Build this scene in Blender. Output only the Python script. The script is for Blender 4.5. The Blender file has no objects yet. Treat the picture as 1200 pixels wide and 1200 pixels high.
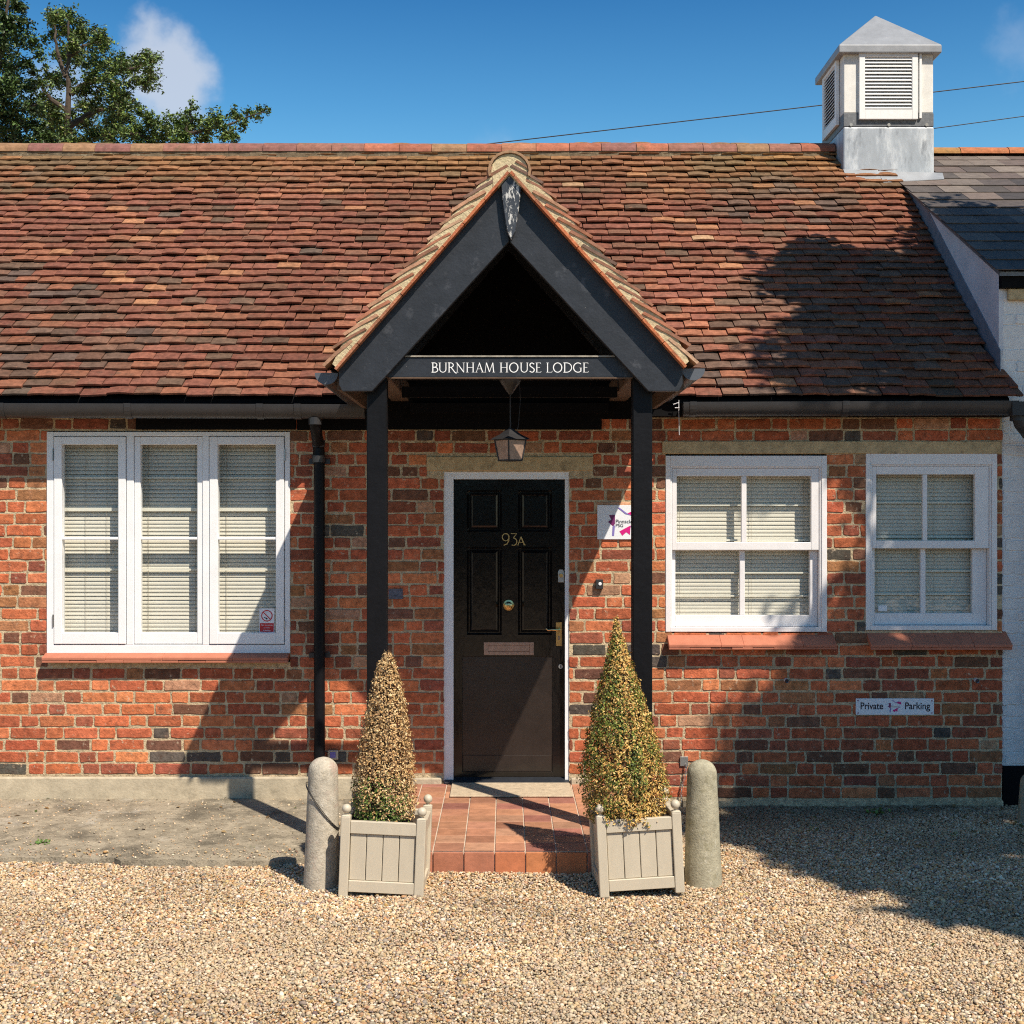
import bpy, math, random
import numpy as np
from mathutils import Vector, Matrix, noise

C = bpy.context.scene.collection
R = math.radians
rnd = random.Random(7)
rng = np.random.default_rng(11)

# ------------------------------------------------------------------ camera
CAMD, CAMH, F, VX, VY = 8.34, 1.845, 1560.0, 592.0, 600.0
cam = bpy.data.cameras.new("camera")
cam.sensor_width = 36
cam.lens = 36 * F / 1200
cam.shift_x = (600 - VX) / 1200
cam.clip_end = 2000
co = bpy.data.objects.new("camera", cam)
C.objects.link(co)
co.location = (0, -CAMD, CAMH)
co.rotation_euler = (R(90), 0, 0)
bpy.context.scene.camera = co

# ------------------------------------------------------------------ sun and sky
SUN = Vector((0.72, -1.0, 1.56)).normalized()
sl = bpy.data.lights.new("sun", 'SUN')
sl.energy = 5.0
sl.angle = R(0.5)
sl.color = (1.0, 0.90, 0.755)
so = bpy.data.objects.new("sun", sl)
C.objects.link(so)
so.rotation_euler = (-SUN).to_track_quat('-Z', 'Y').to_euler()
so.location = (6, -8, 14)

w = bpy.data.worlds.new("World")
bpy.context.scene.world = w
w.use_nodes = True
nt = w.node_tree
bg = nt.nodes["Background"]
sky = nt.nodes.new("ShaderNodeTexSky")
sky.sky_type = 'NISHITA'
sky.sun_disc = False
sky.sun_elevation = math.asin(SUN.z)
sky.sun_rotation = math.atan2(SUN.x, SUN.y)
sky.air_density = 1.0
sky.dust_density = 0.3
sky.ozone_density = 2.2
bg.inputs[1].default_value = 0.105


def cloud_mask(nt, tc, d, rad, soft, scale, thr, seed):
    """soft cloud round the sky direction d"""
    N, L = nt.nodes, nt.links
    dp = N.new("ShaderNodeVectorMath"); dp.operation = 'DISTANCE'
    no = N.new("ShaderNodeTexNoise"); no.inputs['Scale'].default_value = scale
    no.inputs['Detail'].default_value = 7; no.inputs['Roughness'].default_value = .58
    mp = N.new("ShaderNodeMapping"); mp.inputs['Location'].default_value = (seed, seed * .7, 0)
    L.new(tc.outputs['Generated'], mp.inputs['Vector']); L.new(mp.outputs[0], no.inputs['Vector'])
    sc = N.new("ShaderNodeVectorMath"); sc.operation = 'MULTIPLY'
    sc.inputs[1].default_value = (1, 1, rad[2])
    L.new(tc.outputs['Generated'], sc.inputs[0]); L.new(sc.outputs[0], dp.inputs[0])
    dv = Vector(d).normalized()
    dp.inputs[1].default_value = (dv.x, dv.y, dv.z * rad[2])
    a = N.new("ShaderNodeMapRange"); a.inputs[1].default_value = rad[0]; a.inputs[2].default_value = rad[1]
    a.inputs[3].default_value = 0; a.inputs[4].default_value = 1
    L.new(dp.outputs['Value'], a.inputs[0])
    s = N.new("ShaderNodeMath"); s.operation = 'MULTIPLY_ADD'
    L.new(a.outputs[0], s.inputs[0]); s.inputs[1].default_value = soft
    L.new(no.outputs['Fac'], s.inputs[2])
    b = N.new("ShaderNodeMapRange"); b.interpolation_type = 'SMOOTHSTEP'
    b.inputs[1].default_value = thr; b.inputs[2].default_value = thr + .22
    L.new(s.outputs[0], b.inputs[0])
    return b.outputs[0]


tc = nt.nodes.new("ShaderNodeTexCoord")


def skydir(px, py):
    return ((px - VX) / F, 1.0, (VY - py) / F)


def mix_cloud(prev, mask, strength, col):
    m = nt.nodes.new("ShaderNodeMix"); m.data_type = 'RGBA'
    k = nt.nodes.new("ShaderNodeMath"); k.operation = 'MULTIPLY'
    nt.links.new(mask, k.inputs[0]); k.inputs[1].default_value = strength
    nt.links.new(k.outputs[0], m.inputs[0])
    nt.links.new(prev, m.inputs[6])
    m.inputs[7].default_value = col
    return m.outputs[2]


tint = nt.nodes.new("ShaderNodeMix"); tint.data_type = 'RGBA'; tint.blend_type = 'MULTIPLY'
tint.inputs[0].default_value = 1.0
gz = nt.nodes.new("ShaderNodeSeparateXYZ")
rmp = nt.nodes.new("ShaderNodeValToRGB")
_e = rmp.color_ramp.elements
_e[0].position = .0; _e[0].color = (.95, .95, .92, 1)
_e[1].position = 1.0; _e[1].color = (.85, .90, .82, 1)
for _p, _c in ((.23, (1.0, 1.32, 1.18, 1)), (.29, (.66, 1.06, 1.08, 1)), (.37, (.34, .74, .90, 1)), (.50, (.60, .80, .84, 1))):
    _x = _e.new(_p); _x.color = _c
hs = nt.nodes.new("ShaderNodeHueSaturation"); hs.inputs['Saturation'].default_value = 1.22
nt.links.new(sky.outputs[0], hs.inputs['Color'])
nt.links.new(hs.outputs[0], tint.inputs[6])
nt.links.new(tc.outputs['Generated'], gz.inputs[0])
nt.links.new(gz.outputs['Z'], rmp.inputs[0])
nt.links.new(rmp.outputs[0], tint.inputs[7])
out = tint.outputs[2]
out = mix_cloud(out, cloud_mask(nt, tc, skydir(205, 96), (.075, .0, .8), .62, 9, .80, 3.1), .85, (4.4, 4.9, 5.8, 1))
out = mix_cloud(out, cloud_mask(nt, tc, skydir(60, 110), (.09, .0, 1.0), .5, 9, .80, 1.3), .7, (3.6, 4.3, 5.4, 1))
out = mix_cloud(out, cloud_mask(nt, tc, skydir(1190, 60), (.20, .0, 2.2), .50, 11, .84, 5.2), .22, (4.4, 5.0, 6.0, 1))
out = mix_cloud(out, cloud_mask(nt, tc, skydir(760, 190), (.24, .0, 3.0), .45, 7, .78, 8.4), .3, (4.4, 5.0, 6.0, 1))
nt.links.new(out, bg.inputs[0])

vs = bpy.context.scene.view_settings
vs.view_transform = 'Standard'
vs.look = 'None'
vs.gamma = 1.0
vs.exposure = 0.36
bpy.context.scene.cycles.use_denoising = False
bpy.context.scene.cycles.filter_width = 1.1
bpy.context.scene.cycles.max_bounces = 8
bpy.context.scene.cycles.transparent_max_bounces = 12


# ------------------------------------------------------------------ helpers
def X(px, y=0.0):
    return (px - VX) * (CAMD + y) / F


def Z(py, y=0.0):
    return CAMH + (VY - py) * (CAMD + y) / F


class MB:
    def __init__(s):
        s.v, s.f, s.c = [], [], []

    def add(s, vs, fs, col=(1, 1, 1)):
        o = len(s.v)
        s.v += [tuple(p) for p in vs]
        s.f += [tuple(i + o for i in f) for f in fs]
        s.c += [col] * len(fs)

    def box(s, x0, x1, y0, y1, z0, z1, col=(1, 1, 1)):
        s.add([(x0, y0, z0), (x1, y0, z0), (x1, y1, z0), (x0, y1, z0), (x0, y0, z1), (x1, y0, z1), (x1, y1, z1), (x0, y1, z1)],
              [(0, 3, 2, 1), (4, 5, 6, 7), (0, 1, 5, 4), (1, 2, 6, 5), (2, 3, 7, 6), (3, 0, 4, 7)], col)

    def hexa(s, p, col=(1, 1, 1)):
        """eight corner points: bottom ring then top ring"""
        s.add(p, [(0, 3, 2, 1), (4, 5, 6, 7), (0, 1, 5, 4), (1, 2, 6, 5), (2, 3, 7, 6), (3, 0, 4, 7)], col)

    def prism(s, poly, y0, y1, col=(1, 1, 1)):
        """poly in (x,z), extruded along y"""
        n = len(poly)
        vs = [(p[0], y0, p[1]) for p in poly] + [(p[0], y1, p[1]) for p in poly]
        ar = sum(poly[i][0] * poly[(i + 1) % n][1] - poly[(i + 1) % n][0] * poly[i][1] for i in range(n))
        fs = [tuple(range(n)), tuple(range(2 * n - 1, n - 1, -1))]
        fs += [(i, i + n, (i + 1) % n + n, (i + 1) % n) for i in range(n)]
        if ar < 0:
            fs = [tuple(reversed(f)) for f in fs]
        s.add(vs, fs, col)

    def tube(s, pts, r, n=8, col=(1, 1, 1), cap=True):
        pts = [Vector(p) for p in pts]
        rs = r if isinstance(r, (list, tuple)) else [r] * len(pts)
        vs, fs = [], []
        up = None
        for i, p in enumerate(pts):
            t = (pts[min(i + 1, len(pts) - 1)] - pts[max(i - 1, 0)]).normalized()
            if up is None:
                up = Vector((0, 0, 1)) if abs(t.z) < .9 else Vector((0, 1, 0))
            a = t.cross(up)
            if a.length < 1e-6:
                a = t.cross(Vector((1, 0, 0)))
            a.normalize(); b = t.cross(a).normalized()
            up = -b if b.dot(up) < 0 else b
            for k in range(n):
                q = 2 * math.pi * k / n
                vs.append(p + a * math.cos(q) * rs[i] + b * math.sin(q) * rs[i])
        for i in range(len(pts) - 1):
            for k in range(n):
                fs.append((i * n + k, i * n + (k + 1) % n, (i + 1) * n + (k + 1) % n, (i + 1) * n + k))
        if cap:
            fs.append(tuple(range(n - 1, -1, -1)))
            fs.append(tuple(range((len(pts) - 1) * n, len(pts) * n)))
        s.add(vs, fs, col)

    def lathe(s, prof, c=(0, 0, 0), n=24, col=(1, 1, 1), axis='z'):
        vs, fs = [], []
        for r, h in prof:
            for k in range(n):
                q = 2 * math.pi * k / n
                a, b = r * math.cos(q), r * math.sin(q)
                if axis == 'z':
                    vs.append((c[0] + a, c[1] + b, c[2] + h))
                else:
                    vs.append((c[0] + a, c[1] + h, c[2] + b))
        m = len(prof)
        for i in range(m - 1):
            for k in range(n):
                f = (i * n + k, i * n + (k + 1) % n, (i + 1) * n + (k + 1) % n, (i + 1) * n + k)
                fs.append(f if axis == 'z' else f[::-1])
        e = (tuple(range(n - 1, -1, -1)), tuple(range((m - 1) * n, m * n)))
        fs += [x if axis == 'z' else x[::-1] for x in e]
        s.add(vs, fs, col)

    def build(s, name, mat, parent=None, bevel=0, smooth=False, seg=1):
        me = bpy.data.meshes.new(name)
        me.from_pydata(s.v, [], s.f)
        at = me.attributes.new("Col", 'FLOAT_COLOR', 'FACE')
        at.data.foreach_set("color", np.array([(c[0], c[1], c[2], 1) for c in s.c], dtype=np.float32).ravel())
        me.materials.append(mat)
        if smooth:
            me.polygons.foreach_set("use_smooth", [True] * len(me.polygons))
        o = bpy.data.objects.new(name, me)
        C.objects.link(o)
        if parent:
            o.parent = parent
        if bevel:
            b = o.modifiers.new("bevel", 'BEVEL')
            b.width = bevel; b.segments = seg; b.limit_method = 'ANGLE'; b.angle_limit = R(35)
        if smooth:
            e = o.modifiers.new("edges", 'EDGE_SPLIT'); e.split_angle = R(40)
        return o


def np_mesh(name, verts, faces, cols, mat, parent=None, smooth=False):
    n, k = faces.shape
    me = bpy.data.meshes.new(name)
    me.vertices.add(len(verts)); me.loops.add(n * k); me.polygons.add(n)
    me.vertices.foreach_set("co", verts.astype(np.float32).ravel())
    me.loops.foreach_set("vertex_index", faces.astype(np.int32).ravel())
    me.polygons.foreach_set("loop_start", np.arange(0, n * k, k, dtype=np.int32))
    me.polygons.foreach_set("loop_total", np.full(n, k, dtype=np.int32))
    if smooth:
        me.polygons.foreach_set("use_smooth", np.ones(n, dtype=bool))
    me.update(calc_edges=True)
    at = me.attributes.new("Col", 'FLOAT_COLOR', 'FACE')
    at.data.foreach_set("color", np.hstack([cols, np.ones((n, 1))]).astype(np.float32).ravel())
    me.materials.append(mat)
    o = bpy.data.objects.new(name, me)
    C.objects.link(o)
    if parent:
        o.parent = parent
    return o


def thing(name, label, cat, loc=(0, 0, 0), rz=0, group=None, ry=0):
    o = bpy.data.objects.new(name, None)
    C.objects.link(o)
    o.empty_display_size = .1
    o.location = loc; o.rotation_euler = (0, ry, rz)
    o['label'] = label; o['category'] = cat
    if group:
        o['group'] = group
    return o


def tag(o, label, cat, group=None):
    o['label'] = label; o['category'] = cat
    if group:
        o['group'] = group
    return o


def copy_tree(o, parent=None):
    c = o.copy(); C.objects.link(c); c.parent = parent
    for ch in list(o.children):
        copy_tree(ch, c)
    return c


# ------------------------------------------------------------------ materials
def mat(name, col=(.5, .5, .5), rough=.6, attr=False, var=.15, vscale=30, bump=0, bscale=60, metal=0,
        spots=None, coat=0, spec=.5, stretch=None, aniso=None, stain=None):
    m = bpy.data.materials.new(name)
    m.use_nodes = True
    t = m.node_tree; N, L = t.nodes, t.links
    p = N["Principled BSDF"]
    p.inputs['Roughness'].default_value = rough
    p.inputs['Metallic'].default_value = metal
    p.inputs['Specular IOR Level'].default_value = spec
    if coat:
        p.inputs['Coat Weight'].default_value = coat
        p.inputs['Coat Roughness'].default_value = .08
    g = N.new("ShaderNodeNewGeometry")
    mp = N.new("ShaderNodeMapping")
    L.new(g.outputs['Position'], mp.inputs['Vector'])
    if stretch:
        mp.inputs['Scale'].default_value = stretch
    if attr:
        a = N.new("ShaderNodeAttribute"); a.attribute_name = "Col"
        base = a.outputs['Color']
    else:
        a = N.new("ShaderNodeRGB"); a.outputs[0].default_value = (*col, 1)
        base = a.outputs[0]
    if var:
        n = N.new("ShaderNodeTexNoise"); n.inputs['Scale'].default_value = vscale; n.inputs['Detail'].default_value = 6
        n.inputs['Roughness'].default_value = .65
        L.new(mp.outputs[0], n.inputs['Vector'])
        r = N.new("ShaderNodeMapRange"); r.inputs[1].default_value = .3; r.inputs[2].default_value = .7
        r.inputs[3].default_value = 1 - var; r.inputs[4].default_value = 1 + var
        L.new(n.outputs['Fac'], r.inputs[0])
        x = N.new("ShaderNodeVectorMath"); x.operation = 'SCALE'
        L.new(base, x.inputs[0]); L.new(r.outputs[0], x.inputs['Scale'])
        base = x.outputs[0]
    for sp in (spots or []):
        # (colour, scale, threshold, softness, amount): worn patches with a shape of their own
        n = N.new("ShaderNodeTexNoise"); n.inputs['Scale'].default_value = sp[1]; n.inputs['Detail'].default_value = 8
        n.inputs['Roughness'].default_value = .7
        L.new(mp.outputs[0], n.inputs['Vector'])
        r = N.new("ShaderNodeMapRange"); r.inputs[1].default_value = sp[2]; r.inputs[2].default_value = sp[2] + sp[3]
        r.inputs[3].default_value = 0; r.inputs[4].default_value = sp[4]
        L.new(n.outputs['Fac'], r.inputs[0])
        x = N.new("ShaderNodeMix"); x.data_type = 'RGBA'
        L.new(r.outputs[0], x.inputs[0]); L.new(base, x.inputs[6]); x.inputs[7].default_value = (*sp[0], 1)
        base = x.outputs[2]
    L.new(base, p.inputs['Base Color'])
    if bump:
        n = N.new("ShaderNodeTexNoise"); n.inputs['Scale'].default_value = bscale; n.inputs['Detail'].default_value = 6
        n.inputs['Roughness'].default_value = .6
        L.new(mp.outputs[0], n.inputs['Vector'])
        b = N.new("ShaderNodeBump"); b.inputs['Strength'].default_value = 1; b.inputs['Distance'].default_value = bump
        L.new(n.outputs['Fac'], b.inputs['Height']); L.new(b.outputs[0], p.inputs['Normal'])
    return m


M = {}
M['brick'] = mat("old_brick", attr=True, rough=.92, var=.42, vscale=24, bump=.007, bscale=60, spec=.15,
                 spots=[((.12, .065, .045), 17, .54, .14, .6), ((.50, .24, .13), 13, .58, .10, .45), ((.54, .44, .32), 26, .60, .06, .7), ((.05, .04, .035), 70, .66, .05, .6), ((.15, .08, .05), 1.9, .55, .14, .38)])
M['mortar'] = mat("lime_mortar", (.52, .41, .265), .95, var=.38, vscale=30, bump=.010, bscale=80, spec=.1,
                  spots=[((.24, .17, .11), 3.5, .54, .15, .6), ((.13, .09, .06), 45, .62, .06, .6)])
M['tile'] = mat("clay_tile", attr=True, rough=.9, var=.38, vscale=26, bump=.005, bscale=75, spec=.15,
                spots=[((.10, .068, .048), 15, .54, .14, .6), ((.36, .28, .18), 38, .64, .05, .5), ((.40, .16, .09), 19, .60, .08, .4), ((.045, .035, .03), 60, .66, .05, .6), ((.12, .078, .045), 1.5, .54, .14, .42), ((.44, .40, .28), 60, .69, .03, .7)])
M['ridge'] = mat("ridge_tile_clay", attr=True, rough=.9, var=.3, vscale=22, bump=.003, bscale=70, spec=.2,
                 spots=[((.12, .11, .06), 14, .56, .12, .6), ((.4, .36, .26), 40, .64, .06, .6)])
M['slate'] = mat("grey_slate", attr=True, rough=.62, var=.25, vscale=16, bump=.002, bscale=50, spec=.35)
M['verge'] = mat("verge_mortar", (.56, .46, .29), .95, var=.25, vscale=40, bump=.006, bscale=80, spec=.1,
                 spots=[((.25, .24, .12), 20, .55, .12, .6), ((.2, .17, .12), 50, .6, .1, .6)])
M['darkbed'] = mat("weathered_bedding_mortar", (.17, .13, .085), .95, var=.4, vscale=20, bump=.006, bscale=60, spec=.1,
                    spots=[((.42, .36, .25), 16, .60, .06, .7)])
M['stone'] = mat("buff_stone", (.50, .38, .22), .92, var=.25, vscale=18, bump=.003, bscale=70, spec=.15,
                 spots=[((.17, .14, .09), 12, .55, .12, .6)])
M['concrete'] = mat("old_concrete", (.315, .27, .20), .95, var=.35, vscale=9, bump=.008, bscale=55, spec=.15,
                    spots=[((.10, .088, .068), 2.6, .50, .12, .8), ((.48, .44, .37), 4, .58, .12, .7), ((.11, .09, .065), 42, .56, .05, .7), ((.62, .53, .40), 110, .60, .04, .85), ((.07, .06, .045), 120, .62, .04, .7)])
M['plinth'] = mat("plinth_render", (.47, .40, .29), .95, var=.2, vscale=14, bump=.003, bscale=60, spec=.15,
                  spots=[((.2, .17, .12), 6, .55, .15, .6)])
M['bollard'] = mat("bollard_stone", (.46, .41, .33), .95, var=.25, vscale=30, bump=.004, bscale=110, spec=.15,
                   spots=[((.24, .21, .14), 16, .55, .14, .65), ((.60, .56, .48), 40, .58, .08, .7), ((.42, .27, .22), 9, .52, .12, .55), ((.07, .065, .05), 60, .63, .05, .8)])
M['bollardgrey'] = mat("lichened_bollard_stone", (.36, .33, .24), .95, var=.25, vscale=30, bump=.004, bscale=110, spec=.15,
                   spots=[((.22, .20, .12), 14, .53, .14, .65), ((.52, .49, .40), 40, .58, .08, .7), ((.05, .05, .045), 55, .62, .05, .85)])
M['black'] = mat("black_timber_paint", (.019, .022, .029), .5, var=.25, vscale=14, bump=.0016, bscale=45, spec=.4,
                 spots=[((.10, .105, .12), 9, .58, .1, .4), ((.40, .38, .35), 60, .70, .03, .85)])
M['postblack'] = mat("black_post_paint", (.0055, .0055, .007), .5, var=.3, vscale=10, bump=.0016, bscale=45, spec=.18,
                 spots=[((.35, .33, .30), 60, .70, .03, .8)])
M['blackwall'] = mat("black_board", (.006, .006, .007), .8, var=.2, vscale=10, bump=.001, bscale=40, spec=.1)
M['peel'] = mat("peeling_black_paint", (.030, .036, .048), .5, var=.2, vscale=14, bump=.002, bscale=60,
                stretch=(1, 1, .35), spots=[((.55, .54, .52), 55, .54, .04, .95)])
M['brownwood'] = mat("bare_brown_timber", (.10, .062, .040), .8, var=.3, vscale=20, bump=.001, bscale=50,
                     stretch=(1, .15, 1))
M['worn'] = mat("pale_timber_edge", (.30, .27, .22), .8, var=.35, vscale=30, bump=.001, bscale=60)  # pale tone for the name board's top edge and the blind cords
M['doorblack'] = mat("gloss_black_door_paint", (.005, .0045, .005), .16, var=.15, vscale=12, bump=.0012, bscale=30, spec=.45,
                     stretch=(1, 1, .45))
M['doorbrown'] = mat("reflection_brown_door_paint", (.024, .017, .014), .33, var=.25, vscale=8, bump=.0022, bscale=20, coat=.1,
                     spots=[((.06, .05, .045), 60, .68, .05, .6)])  # brown ground reflection put into the panel's base colour, plus small pale flecks
M['white'] = mat("white_frame_paint", (.80, .80, .81), .42, var=.05, vscale=6, bump=.0006, bscale=40, spots=[((.52, .50, .46), 26, .66, .08, .35)])
M['pinkwhite'] = mat("sash_frame_paint", (.78, .75, .75), .45, var=.06, vscale=8, bump=.0006, bscale=40, spots=[((.52, .50, .46), 26, .66, .08, .35)])
M['cream'] = mat("cream_blind_slat", (.74, .70, .62), .5, var=.04, vscale=9)
M['creamrail'] = mat("cream_rail", (.84, .81, .72), .5, var=.04, vscale=9)
M['gutter'] = mat("gutter_plastic", (.032, .031, .033), .38, var=.15, vscale=9, bump=.0004, bscale=30, spec=.5)
M['gutterend'] = mat("gutter_end_plastic", (.085, .095, .115), .45, var=.1, vscale=12)
M['terracotta'] = mat("terracotta_sill", (.46, .165, .10), .75, var=.12, vscale=14, bump=.001, bscale=60, spec=.3,
                      spots=[((.30, .13, .09), 9, .6, .15, .4)])
M['quarry'] = mat("quarry_tile", attr=True, rough=.62, var=.22, vscale=16, bump=.0012, bscale=60, spec=.35,
                  spots=[((.16, .08, .06), 18, .6, .14, .4)])
M['grout'] = mat("grout", (.56, .46, .36), .95, var=.2, vscale=40, bump=.002, bscale=90,
                 spots=[((.12, .08, .06), 10, .55, .1, .6)])
M['mat'] = mat("threshold_stone", (.50, .40, .28), .95, var=.2, vscale=25, bump=.004, bscale=120,
               spots=[((.22, .17, .12), 30, .55, .12, .5)])
M['planter'] = mat("sage_beige_paint", (.53, .465, .36), .5, var=.05, vscale=16, bump=.0005, bscale=60, stretch=(1, 1, .3))
M['soil'] = mat("soil", (.05, .035, .022), .95, var=.3, bump=.01, bscale=50)
M['leaf'] = mat("dry_leaf", attr=True, rough=.6, var=0, spec=.3)
M['treeleaf'] = mat("tree_leaf", attr=True, rough=.5, var=0, spec=.35)
M['bark'] = mat("bark", (.07, .05, .035), .95, var=.3, bump=.01, bscale=20)
M['brass'] = mat("brass", (.72, .50, .22), .25, metal=1, var=.1, vscale=40)
M['copper'] = mat("bronze_letter_plate", (.46, .30, .22), .42, metal=.55, var=.12, vscale=30)
M['steel'] = mat("dull_steel", (.45, .44, .42), .4, metal=.8, var=.15, vscale=40)
M['lead'] = mat("lead_sheet", (.37, .41, .46), .5, var=.2, vscale=7, bump=.002, bscale=14, metal=.1,
                spots=[((.66, .69, .72), 7, .5, .16, .8), ((.16, .18, .21), 13, .56, .12, .7), ((.75, .75, .75), 40, .66, .05, .6)], stretch=(1, 1, .35))
M['leaddark'] = mat("dark_lead", (.13, .14, .155), .55, var=.3, vscale=30, bump=.001, bscale=30,
                    spots=[((.45, .46, .47), 45, .58, .08, .5)])
M['leadroof'] = mat("cupola_roof_lead", (.27, .285, .31), .5, var=.15, vscale=8, bump=.001, bscale=20, metal=.1,
                    spots=[((.62, .62, .62), 16, .66, .06, .7)])
M['leadblue'] = mat("flashing_lead", (.20, .235, .29), .45, var=.2, vscale=12, bump=.001, bscale=20, metal=.1)
M['whitewood'] = mat("white_cupola_paint", (.70, .69, .66), .6, var=.1, vscale=12,
                     spots=[((.42, .41, .38), 9, .58, .2, .5)])
M['louvre'] = mat("white_louvre_paint", (.80, .80, .80), .5, var=.05)
M['whitebrick'] = mat("white_painted_brick", (.74, .72, .71), .75, var=.08, vscale=9, bump=.004, bscale=30,
                      spots=[((.4, .39, .4), 22, .68, .06, .4)])
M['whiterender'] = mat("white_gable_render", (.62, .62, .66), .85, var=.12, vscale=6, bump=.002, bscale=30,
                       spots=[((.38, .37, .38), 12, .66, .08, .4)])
M['plastic_white'] = mat("sign_white", (.78, .79, .83), .35, var=0)
M['magenta'] = mat("magenta_print", (.62, .01, .20), .4, var=0)
M['purple'] = mat("purple_print", (.17, .02, .12), .4, var=0)
M['violet'] = mat("violet_print", (.22, .17, .48), .4, var=0)
M['teal'] = mat("teal_print", (.05, .25, .28), .4, var=0)
M['ink'] = mat("dark_print", (.02, .02, .035), .4, var=0)
M['red'] = mat("red_print", (.55, .02, .03), .4, var=0)
M['lettering'] = mat("white_lettering", (.82, .82, .82), .5, var=0)
M['wire'] = mat("black_cable", (.02, .02, .022), .6, var=0)
M['glassfrost'] = mat("lantern_pane", (.30, .20, .15), .35, var=.4, vscale=45, coat=.4)
M['bluebrick'] = mat("blue_glazed_ceramic", (.10, .11, .15), .3, var=.4, vscale=60)


def glass_mat():
    m = bpy.data.materials.new("window_glass")
    m.use_nodes = True
    t = m.node_tree; N, L = t.nodes, t.links
    N.remove(N["Principled BSDF"])
    o = N["Material Output"]
    tr = N.new("ShaderNodeBsdfTransparent"); tr.inputs[0].default_value = (.93, .94, .92, 1)
    gl = N.new("ShaderNodeBsdfGlossy"); gl.inputs['Roughness'].default_value = .03
    g = N.new("ShaderNodeNewGeometry")
    no = N.new("ShaderNodeTexNoise"); no.inputs['Scale'].default_value = 9; no.inputs['Detail'].default_value = 3
    L.new(g.outputs['Position'], no.inputs['Vector'])
    b = N.new("ShaderNodeBump"); b.inputs['Distance'].default_value = .002; b.inputs['Strength'].default_value = .6
    L.new(no.outputs['Fac'], b.inputs['Height'])
    L.new(b.outputs[0], gl.inputs['Normal'])
    lw = N.new("ShaderNodeLayerWeight"); lw.inputs[0].default_value = .5
    pw = N.new("ShaderNodeMath"); pw.operation = 'POWER'; pw.inputs[1].default_value = 5
    L.new(lw.outputs['Facing'], pw.inputs[0])
    ad = N.new("ShaderNodeMath"); ad.operation = 'MULTIPLY_ADD'; ad.inputs[1].default_value = .92; ad.inputs[2].default_value = .09
    L.new(pw.outputs[0], ad.inputs[0])
    mx = N.new("ShaderNodeMixShader")
    L.new(ad.outputs[0], mx.inputs[0]); L.new(tr.outputs[0], mx.inputs[1]); L.new(gl.outputs[0], mx.inputs[2])
    L.new(mx.outputs[0], o.inputs['Surface'])
    return m


M['glass'] = glass_mat()


def pebble_mat(name, attr):
    m = mat(name, (.5, .4, .28), .8, attr=attr, var=.12 if attr else .2, vscale=120, spec=.3)
    if not attr:
        t = m.node_tree; N, L = t.nodes, t.links
        v = N.new("ShaderNodeTexVoronoi"); v.inputs['Scale'].default_value = 85
        g = N.new("ShaderNodeNewGeometry")
        L.new(g.outputs['Position'], v.inputs['Vector'])
        s = N.new("ShaderNodeSeparateColor"); L.new(v.outputs['Color'], s.inputs[0])
        cr = N.new("ShaderNodeValToRGB")
        e = cr.color_ramp.elements
        e[0].position = 0; e[0].color = (.16, .12, .08, 1)
        e[1].position = 1; e[1].color = (.68, .6, .48, 1)
        for pos, c in ((.15, (.36, .2, .1, 1)), (.35, (.42, .3, .18, 1)), (.6, (.5, .4, .27, 1)), (.8, (.32, .28, .24, 1))):
            x = e.new(pos); x.color = c
        cr.color_ramp.interpolation = 'CONSTANT'
        L.new(s.outputs[0], cr.inputs[0])
        L.new(cr.outputs[0], N["Principled BSDF"].inputs['Base Color'])
        b = N.new("ShaderNodeBump"); b.inputs['Distance'].default_value = .008; b.invert = True
        L.new(v.outputs['Distance'], b.inputs['Height']); L.new(b.outputs[0], N["Principled BSDF"].inputs['Normal'])
    return m


M['pebble'] = pebble_mat("pebbles", True)
M['gravelbase'] = pebble_mat("gravel_ground", False)

# ------------------------------------------------------------------ ground
STEP = (-.76, .80, -1.65, 0.0, .145)      # x0 x1 y0 y1 top


def nz(x, y, s, o=0.0):
    return noise.noise(Vector((x * s + o, y * s - o, o * 1.7)))


def gh(x, y):
    """height of the gravel"""
    h = .010 * nz(x, y, 1.3) + .006 * nz(x, y, 4.0, 3)
    dx = max(STEP[0] - x, 0, x - STEP[1]); dy = max(STEP[2] - y, 0)
    h += .030 * math.exp(-(dx * dx + dy * dy) / .02)
    f = max(0, min(1, (6 - abs(x)) / 2)) * max(0, min(1, (y + 7) / 2))
    return h * f


def grid_lines(a, b, st, far):
    c = list(np.arange(a, b + 1e-6, st))
    return [-far, -far * .4] + [v for v in (a - 8, a - 3) if v > -far * .4] + c + [v for v in (b + 3, b + 8) if v < far * .4] + [far * .4, far]


gxs = grid_lines(-4.5, 4.5, .1, 150)
gys = grid_lines(-4.5, .3, .1, 150)
g = MB()
g.v = [(x, y, gh(x, y) - .004) for y in gys for x in gxs]
nx = len(gxs)
g.f = [(j * nx + i, j * nx + i + 1, (j + 1) * nx + i + 1, (j + 1) * nx + i) for j in range(len(gys) - 1) for i in range(nx - 1)]
g.c = [(1, 1, 1)] * len(g.f)
go = g.build("ground", M['gravelbase'], smooth=False)
go['kind'] = 'structure'; go['label'] = 'gravel yard ground running up to the brick lodge'


def apron_front(x):
    return -1.36 + .03 * nz(x, 0, 2.5, 9) + .03 * nz(x, 0, 9, 4) + .02 * nz(x, 0, 23, 6) + (-.05 if -2.05 < x < -1.2 else 0)


PAL = np.array([(.60, .46, .30), (.50, .335, .18), (.46, .26, .125), (.29, .24, .19), (.74, .62, .47), (.17, .12, .08), (.54, .40, .26), (.41, .32, .23)])
PW = np.array([.23, .19, .10, .10, .10, .04, .17, .07])


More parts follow.
